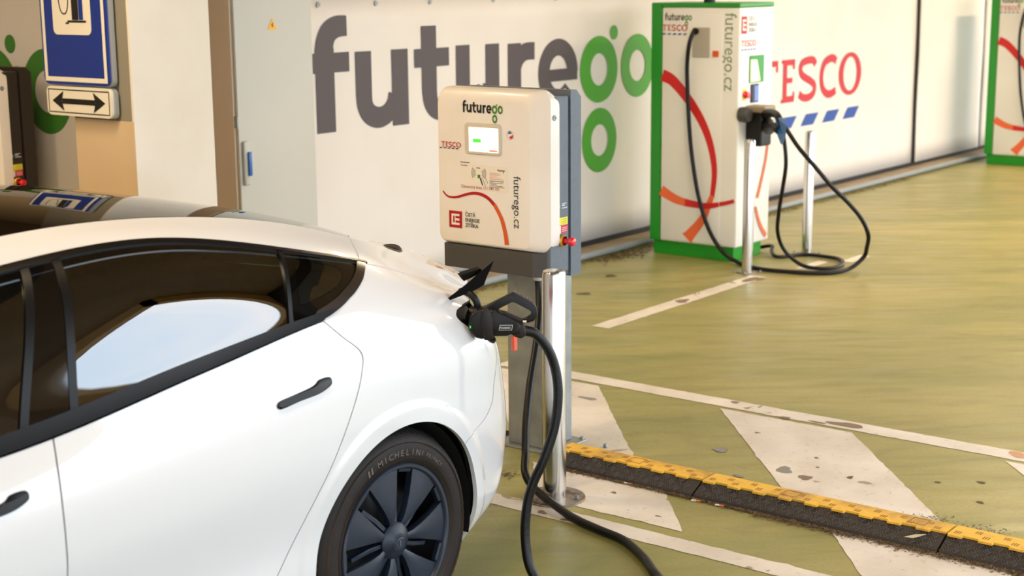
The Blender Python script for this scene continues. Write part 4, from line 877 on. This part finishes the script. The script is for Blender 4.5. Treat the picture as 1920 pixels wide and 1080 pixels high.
    skin('window_seal', W, (2.6, 3.1), (5.10, 5.90), NU(30), 30, [lambda d: Dv(d)+.006, lambda d: .008-Dv(d)], M_satin, car, off=.003, flange=.01, side=s_)
    skin('door_glass', W, (.9, 2.3), (5.10, 5.90), NU(40), 20, [lambda d: d['x']-1.02-.9*(d['z']-.95), lambda d: -Bf(d)-.013], M_clear, car, off=-.003, flange=0, side=s_, label='front door glass')
    skin('door_glass', W, (1.9, 3.2), (5.10, 5.90), NU(60), 24, [lambda d: Br(d)-.013, lambda d: -Dv(d)-.006], M_tint, car, off=-.003, flange=0, side=s_, label='tinted rear door glass')
    QG = smoothpoly([(2.926, 1.194), (3.017, 1.171), (3.077, 1.149), (3.081, 1.134), (3.049, 1.114), (3.002, 1.101), (2.953, 1.093), (2.881, 1.084), (2.874, 1.1)], 4)
    skin('quarter_glass', W, (2.7, 3.35), (5.08, 5.88), NU(60), 40, [lambda d: sdpoly(QG, d['x'], d['z'])-.0005], M_tint, car, off=-.002, flange=0, side=s_, label='small quarter window pane')
    skin('quarter_surround', W, (2.7, 3.35), (5.08, 5.90), NU(90), 50, [lambda d: Dv(d)-.009, lambda d: -sdpoly(QG, d['x'], d['z'])-.0005, lambda d: sdpoly(SW, d['x'], d['z'])-.022], M_gloss, car, off=-.002, flange=.006, side=s_)
    skin('inner_shell', W, (-1.0, 4.7), (0, 4.9), NU(120), 26, [lambda d: np.hypot(d['x']-3.183, d['z']-.33)-.37, lambda d: np.hypot(d['x']-.312, d['z']-.33)-.37], M_under, car, off=-.03, flange=0, side=s_)
    # top skins
    cut = lambda d: d['x']-(3.278+.36*(1-(d['h']/.63)**2))
    skin('windscreen', T, (.55, 2.0), (0.01, 1), NU(40), 30, [lambda d: 1.42-.25*(d['h'])**2-d['x']-GAP], M_tint, car, flange=.006, side=s_)
    skin('roof_glass', T, (1.1, 3.8), (0.01, 1), NU(90), 40, [lambda d: d['x']-(1.42-.25*(d['h'])**2)-GAP, lambda d: -cut(d)-GAP], M_roofg, car, flange=.008, side=s_)
    skin('trunk_lid', T, (3.2, 4.85), (0.0, 1), NU(100), 40, [lambda d: cut(d)-GAP], M_paint, car, flange=.01, side=s_)
    skin('hood', T, (-1.15, .68), (0, 1), NU(60), 24, [], M_paint, car, flange=.01, side=s_)
    skin('hood_edge', W, (-1.15, .70), (5.02, 7), NU(60), 14, [], M_paint, car, flange=.01, side=s_)
    # wheel house liners, wheels
    yo = YC-s_*.90
    for wx, A in ((3.183, 'r'), (.312, 'f')):
        b = B(); rr_ = .362; nn_ = 36; yi = YC-s_*.60; k_ = []
        for i in range(nn_+1):
            a = math.radians(-14+220*i/nn_); k_.append((wx+rr_*math.cos(a), .33+rr_*math.sin(a)))
        for (x0, z0_), (x1, z1_) in zip(k_, k_[1:]): b.quad((x0, yo+s_*.035, z0_), (x1, yo+s_*.035, z1_), (x1, yi, z1_), (x0, yi, z0_))
        b.bm.faces.new([b.bm.verts.new((x, yi, z)) for x, z in k_])
        b.add('wheel_liner', M_under, car, None, False)
    # front seats and rear seat back
B().box((-.1, YC-.78, .20), (3.4, YC+.78, .26)).add('floor_pan', M_under, car)
B().box((2.95, YC-.66, .5), (3.0, YC+.66, 1.0), .02).box((3.0, YC-.70, .92), (3.7, YC+.70, .95)).add('parcel_shelf', M_in, car)
for y0 in (YC-.62, YC+.10):
    B().box((1.30, y0, .42), (1.82, y0+.52, .56), .05, 3).prism([(1.80, y0+.02, .50), (1.92, y0+.02, .50), (2.10, y0+.04, 1.07), (2.0, y0+.04, 1.08)], (0, .48, 0)).box((2.0, y0+.13, 1.09), (2.10, y0+.39, 1.27), .035, 3).add('front_seat', M_seat, car)
b = B().box((2.45, YC-.66, .42), (2.9, YC+.66, .55), .05, 3).prism([(2.82, YC-.66, .5), (2.95, YC-.66, .5), (3.03, YC-.66, 1.02), (2.93, YC-.66, 1.02)], (0, 1.32, 0))
for y0 in (-.5, -.1, .3): b.box((2.95, YC+y0, 1.0), (3.03, YC+y0+.22, 1.13), .03, 3)
b.add('rear_seat', M_seat, car)
B().tube([(1.2, YC-.70, .93), (1.6, YC-.6, 1.28)], .02).add('pillar_lining', M_in, car)

# camera on the pillar
cp = (2.125, YC-.7375, 1.204)
B().lathe([(0, 0), (.012, 0), (.0135, .002)], cp, 'y', 20).add('pillar_camera', mat('camera_grey', (58, 52, 52), .3), car)

# door handles: flush black bars
def handle(pts, label):
    pts = smoothpoly(pts, 3); b = B(); n_ = len(pts)
    us, ts_ = [], []
    def yat(x, z):
        t = np.linspace(3.2, 4.9, 120); p = W(np.full(120, x), t); k = np.argmin(abs(p[:, 2]-z)); return YC-p[k, 1]
    a = [b.bm.verts.new((x, yat(x, z)+.004, z)) for x, z in pts]; c = [b.bm.verts.new((x, yat(x, z)-.0035, z)) for x, z in pts]
    cx, cz = sum(p[0] for p in pts)/n_, sum(p[1] for p in pts)/n_
    e = [b.bm.verts.new((x+(cx-x)*.03, yat(x, z)-.0065, z+(cz-z)*.22)) for x, z in pts]
    for A, D in ((a, c), (c, e)):
        for i in range(n_): b.bm.faces.new((A[i], A[(i+1) % n_], D[(i+1) % n_], D[i]))
    b.bm.faces.new(e); b.add('door_handle', mat('handle_black', (7, 9, 13), .35, spec=.25), car, 35, True)
H = [(2.708, .842), (2.706, .860), (2.76, .867), (2.825, .874), (2.848, .880), (2.862, .888), (2.90, .888), (2.905, .872), (2.885, .860), (2.85, .852), (2.78, .848)]
handle(H, 0); handle([(x-.97, z-.052-.003) for x, z in H], 0)

# wheels
def wheel(cx, s_, lead=False):
    yo = YC-s_*.905; sg_ = lambda v: yo+s_*v; tire = B(); prof = [(.222, .020), (.236, .006), (.246, .0), (.268, -.003), (.294, .0), (.306, .006), (.316, .014), (.324, .026), (.331, .045), (.334, .075), (.335, .118), (.334, .16), (.331, .19), (.318, .222), (.29, .235), (.23, .22)]
    tire.lathe([(r, sg_(y)) for r, y in prof], (cx, 0, .334), 'y', 128); t_ = tire.add('tyre', mat('tyre_rubber', (34, 27, 24), .6, spec=.3, noise=(14, (27, 22, 21), .3, .7), bump=(160, .12)), car, 35)
    g = B()                                         # shoulder grooves and raised rings
    for k in range(84):
        a = 2*math.pi*k/84; ca, sa = math.cos(a), math.sin(a)
        for (r0, y0, r1, y1, w_, tw) in ((.3185, .0155, .3325, .047, .0042, .012), (.3345, .053, .3362, .073, .0026, .02), (.3365, .08, .3365, .11, .003, -.02)):
            p0 = Vector((cx+r0*ca, sg_(y0), .334+r0*sa)); a2 = a+tw; p1 = Vector((cx+r1*math.cos(a2), sg_(y1), .334+r1*math.sin(a2))); tg = Vector((-sa, 0, ca))*w_
            up_ = Vector((ca, 0, sa))*.0012+Vector((0, -s_*.0012, 0))
            g.quad(p0-tg+up_, p0+tg+up_, p1+tg+up_, p1-tg+up_)
    for yy in (.050, .076, .113, .15): g.lathe([(.3355, sg_(yy)), (.3358, sg_(yy+.004))], (cx, 0, .334), 'y', 96, False) if False else None
    tag(g.add('tread_grooves', M_under, t_, None, False), kind='stuff')
    rg = B()
    for r in (.249, .2945): rg.lathe([(r-.0012, sg_(.0005)), (r, sg_(-.0042)), (r+.0012, sg_(.001))], (cx, 0, .334), 'y', 128)
    rg.add('sidewall_ring', mat('sidewall_line', (74, 58, 48), .5), t_, None)
    # lettering round the sidewall
    M_sw = mat('sidewall_lettering', (92, 83, 76), .5)
    def ringtext(txt, r, size, a_mid, spread, wide=.9, mm=M_sw):
        n_ = len(txt)
        for i, ch in enumerate(txt):
            if ch == ' ': continue
            a = math.radians(a_mid+(-spread/2+spread*i/(n_-1))*-1*1)
            er = Vector((math.cos(a), 0, math.sin(a))); et = Vector((math.sin(a), 0, -math.cos(a)))*s_
            words('sidewall_letter', ch, size, (cx+er.x*r, sg_(-.0016), .334+er.z*r), et, er, mm, t_, .012, wide, 'CENTER', lift=.0016)
    if lead:
        ringtext('MICHELIN', .257, .026, 88, 36, 1.1); ringtext('E PRIMACY', .261, .018, 55, 21, .8)
        ringtext('MICHELIN', .257, .026, 268, 36, 1.1)
        for a0 in (117.5, 114.5):
            a = math.radians(a0); er = Vector((math.cos(a), 0, math.sin(a))); et = Vector((math.sin(a), 0, -math.cos(a)))
            Print(Vector((cx, sg_(-.003), .334))+er*.257, et, er).rect(-.003, 0, .004, .02, .004).add('sidewall_letter', M_sw, t_)
    # rim and cover: dark blue-grey disc with seven broad blades
    M_wc = mat('wheel_cover_grey', (27, 37, 54), .4, spec=.4, noise=(50, (22, 31, 46), .4, .7)); M_rim = mat('alloy_black', (14, 14, 16), .4)
    rb = B().lathe([(.0, sg_(.075)), (.10, sg_(.075)), (.19, sg_(.095)), (.205, sg_(.10)), (.214, sg_(.03)), (.218, sg_(.03)), (.222, sg_(.12)), (.222, sg_(.20))], (cx, 0, .334), 'y', 96).add('rim', M_rim, car, 30)
    B().lathe([(.216, sg_(.03)), (.2165, sg_(.008)), (.221, sg_(.002)), (.229, sg_(.001)), (.2325, sg_(.005)), (.233, sg_(.02))], (cx, 0, .334), 'y', 128).add('cover_ring', mat('cover_ring_grey', (40, 48, 62), .3, spec=.5), rb, 40)
    O = Vector((cx, 0, .334))
    def pt(r, deg, y): a = math.radians(deg); return (cx+r*math.cos(a), sg_(y), .334+r*math.sin(a))
    for k in range(7):
        a0 = 0+k*360/7
        edge = [(.047, -9), (.075, -10.5), (.11, -12.5), (.15, -14.5), (.19, -15.8), (.216, -16.5)]
        L_ = [(r, d) for r, d in edge]; R_ = [(r, -d) for r, d in edge]; arc_ = [(.2165, d) for d in (-11, -5.5, 0, 5.5, 11)]
        yv = lambda r: .012-.010*math.sin(min(1, (r-.04)/.17)*math.pi)*.6+ (.004 if r < .06 else 0)
        b = B(); rows = [(r, yv(r), dl, -dl) for r, dl in edge]; nd = 6; vs = []
        for r, yy, d0, d1 in rows: vs.append([b.bm.verts.new(pt(r, a0+d0+(d1-d0)*j/nd, yy-.003*math.sin(math.pi*j/nd))) for j in range(nd+1)])
        for A, D in zip(vs, vs[1:]):
            for j in range(nd): b.bm.faces.new((A[j], A[j+1], D[j+1], D[j]))
        lo = [[b.bm.verts.new(pt(r, a0+d, yy+.022)) for r, yy, d0, d1 in rows for d in (d0,)], [b.bm.verts.new(pt(r, a0+d1, yy+.022)) for r, yy, d0, d1 in rows]]
        for i in range(len(rows)-1):
            b.bm.faces.new((vs[i][0], vs[i+1][0], lo[0][i+1], lo[0][i])); b.bm.faces.new((vs[i][nd], lo[1][i], lo[1][i+1], vs[i+1][nd]))
        b.add('cover_blade', M_wc, rb, 40, True)
        # slim sunk spoke between the blades
        am = a0+360/14; b = B(); 
        b.prism([pt(.045, am-5, .018), pt(.045, am+9, .018), pt(.10, am+6.5, .026), pt(.165, am+7.5, .034), (pt(.165, am+3.5, .034)), pt(.10, am-1, .026)], (0, s_*.02, 0)).add('sunk_spoke', M_wc, rb)
        B().prism([pt(.207, am-7, .012), pt(.207, am+7, .012), pt(.2165, am+7, .010), pt(.2165, am-7, .010)], (0, s_*.015, 0)).add('cover_lip', M_wc, rb)
    B().lathe([(0, sg_(-.006)), (.020, sg_(-.006)), (.0215, sg_(-.0045)), (.026, sg_(-.004)), (.030, sg_(-.001)), (.048, sg_(.006)), (.056, sg_(.014)), (.05, sg_(.04))], (cx, 0, .334), 'y', 64).add('hub_cap', M_wc, rb, 30)
    q = Print((cx, sg_(-.0062), .334), (s_, 0, 0), (0, 0, 1)); q.poly([(-.003, .006), (.003, .006), (.001, -.013), (-.001, -.013)]).stroke([(-.013, .008), (-.007, .0115), (0, .0125), (.007, .0115), (.013, .008)], .0035, 3).add('hub_emblem', mat('emblem_grey', (84, 92, 106), .3), rb)
wheel(3.165, 1, True); wheel(3.165, -1); wheel(.30, 1); wheel(.30, -1)

# open charge flap with its hinge arm, and the inside of the port
b = B()
fl_ = [(3.528, 3.008, .966), (3.585, 2.955, 1.022), (3.62, 2.928, 1.057), (3.652, 2.899, 1.092), (3.644, 2.903, 1.072), (3.632, 2.910, 1.045), (3.622, 2.915, 1.018), (3.597, 2.94, 1.0), (3.571, 2.965, .987)]
b.prism(fl_, (-.010, -.012, .004)); fo = b.add('charge_flap', M_port, car)
b = B().prism([(3.583, 2.974, 1.049), (3.624, 2.927, 1.070), (3.640, 2.925, 1.058), (3.588, 2.962, 1.032)], (.03, .035, -.002)); b.add('flap_lens', M_port, fo)
B().tube([(3.60, 2.985, .995), (3.585, 2.952, 1.0), (3.59, 2.925, .985), (3.598, 2.916, .955), (3.60, 2.93, .92)], .0115, 12, True, 5).add('flap_arm', M_blk, fo, 60)
B().lathe([(.0, 0), (.036, 0), (.04, .01), (.04, .03), (0, .03)], (3.64, 2.94, .905), 'y', 24).add('socket', M_blk, car)
B().box((3.733, 2.882, .792), (3.752, 2.893, .842), .002).add('side_reflector', mat('reflector_orange', (232, 84, 48), .3, coat=.5), car)

# ------------------------------------------------------------------ plug in the car
ax = Vector((.634, -.773, 0)); O0 = Vector((3.536, 2.945, 0)); perp = Vector((.773, .634, 0))
plug = empty('charging_plug', (3.62, 2.86, .87), 'black charging plug with ribbed loop handle, plugged into the white car', 'plug')
def prof(pts, hw, off=0, sm=1): 
    return [tuple(O0+ax*s_+perp*(off-hw)+Vector((0, 0, z))) for s_, z in pts]
def slab(pts, hw, bev=.006, seg=3):
    b = B(); b.prism(prof(pts, hw), tuple(perp*(2*hw)))
    if bev: bmesh.ops.bevel(b.bm, geom=[e for e in b.bm.edges], offset=bev, segments=seg, affect='EDGES', profile=.5, clamp_overlap=True)
    return b
slab([(.085, .868), (.085, .955), (.118, .957), (.150, .935), (.178, .918), (.196, .905), (.192, .878), (.165, .872), (.150, .884), (.118, .874)], .023, .009).add('plug_body', M_blk, plug, 40)
slab([(.030, .900), (.034, .932), (.055, .955), (.085, .962), (.090, .950), (.088, .872), (.074, .864), (.052, .870)], .027, .008).add('plug_nose', M_blk, plug, 40)
slab([(.078, .862), (.068, .92), (.073, .958), (.092, .964), (.106, .958), (.100, .915), (.112, .873), (.104, .862)], .0325, .009).add('collar', mat('plug_brown_black', (26, 20, 18), .42, spec=.35), plug, 40)
slab([(.166, .872), (.158, .912), (.175, .922), (.203, .904), (.210, .876), (.192, .862)], .0205, .006).add('strain_relief', mat('strain_brown', (34, 27, 24), .5, spec=.3), plug, 40)
hl = slab([(.088, .950), (.088, .966), (.125, .984), (.168, 1.006), (.180, 1.003), (.229, .974), (.241, .958), (.244, .936), (.232, .916), (.212, .911), (.196, .914), (.198, .924), (.214, .923), (.227, .932), (.229, .946), (.219, .955), (.177, .978), (.165, .981), (.135, .966), (.118, .948)], .0125, .0035, 2).add('loop_handle', M_blk, plug, 40)
slab([(.118, .938), (.118, .952), (.150, .946), (.202, .922), (.205, .908), (.18, .912)], .010, .003, 2).add('loop_handle_base', mat('strain_brown', (34, 27, 24), .5), plug, 40)
for i in range(7):
    s_, z = .176+i*.0086, .9995-i*.0051
    p = O0+ax*s_+Vector((0, 0, z+.006)); B().tube([p-perp*.0135, p+perp*.0135], .0032, 8).add('grip_rib', mat('rib_grey', (58, 56, 56), .4), hl)
pn = Print(O0+ax*.124+Vector((0, 0, .892))-perp*.0232, ax, (0, 0, 1), .0015)
pn.rect(0, 0, .040, .017, .003).add('badge', mat('badge_silver', (196, 196, 196), .35), plug)
Print(O0+ax*.1255+Vector((0, 0, .8935))-perp*.0232, ax, (0, 0, 1), .0025).rect(0, 0, .037, .014, .0025).add('badge_field', M_black, plug)
words('badge_lettering', 'PHOENIX', .009, O0+ax*.1265+Vector((0, 0, .897))-perp*.0232, ax, (0, 0, 1), mat('badge_silver', (196, 196, 196), .35), plug, .02, .85, lift=.0032)
Print(O0+ax*.198+Vector((0, 0, .914))-perp*.0127, ax, (0, 0, 1), .002).rect(0, 0, .011, .006).add('badge', M_sgw, plug)
Print(O0+ax*.035+Vector((0, 0, .902))-perp*.0302, ax, (0, 0, 1), .002).rect(0, 0, .004, .008).add('lamp', mat('lamp_green', (20, 190, 60), .3, emit=.8), plug)

A1 = [(3.655, 2.80, .890), (3.688, 2.775, .878), (3.726, 2.749, .827), (3.748, 2.733, .758), (3.75, 2.723, .674), (3.735, 2.726, .573), (3.704, 2.744, .473), (3.679, 2.768, .396), (3.662, 2.781, .319), (3.65, 2.779, .217), (3.643, 2.75, .119), (3.665, 2.68, .045), (3.75, 2.55, .017), (3.9, 2.47, .0165),
      (4.02, 2.51, .0165), (4.09, 2.585, .0165), (4.173, 2.677, .0165), (4.262, 2.812, .0165), (4.30, 2.948, .0165), (4.335, 3.062, .0165), (4.378, 3.169, .022), (4.455, 3.345, .045), (4.475, 3.405, .09), (4.533, 3.448, .150), (4.586, 3.483, .256), (4.673, 3.529, .38), (4.775, 3.575, .507), (4.86, 3.622, .62), (4.897, 3.65, .70), (4.905, 3.66, .742)]
cable('charging_cable', A1, .0155, 'thick black cable from the near wall charger, looping past the polished bollard to the car', None, 10)
B().tube([(3.652, 2.802, .891), (3.69, 2.774, .877)], lambda t: .019-.003*t, 12, True).add('cable_sleeve', M_blk, plug, 60)
# little dark hoop beyond the boot lid
hp = B().tube([(3.75, 3.46, 1.045), (3.755, 3.452, 1.062), (3.765, 3.43, 1.069), (3.78, 3.405, 1.064), (3.787, 3.397, 1.04)], .0085, 10, True, 5).add('grab_loop', mat('loop_brown', (60, 48, 40), .5), None, 60)
tag(hp, 'small dark curved loop standing up on the white boot lid', 'loop')
for o in bpy.data.objects:
    if o.type == 'MESH' and not o.data.materials: o.data.materials.append(M_blk)
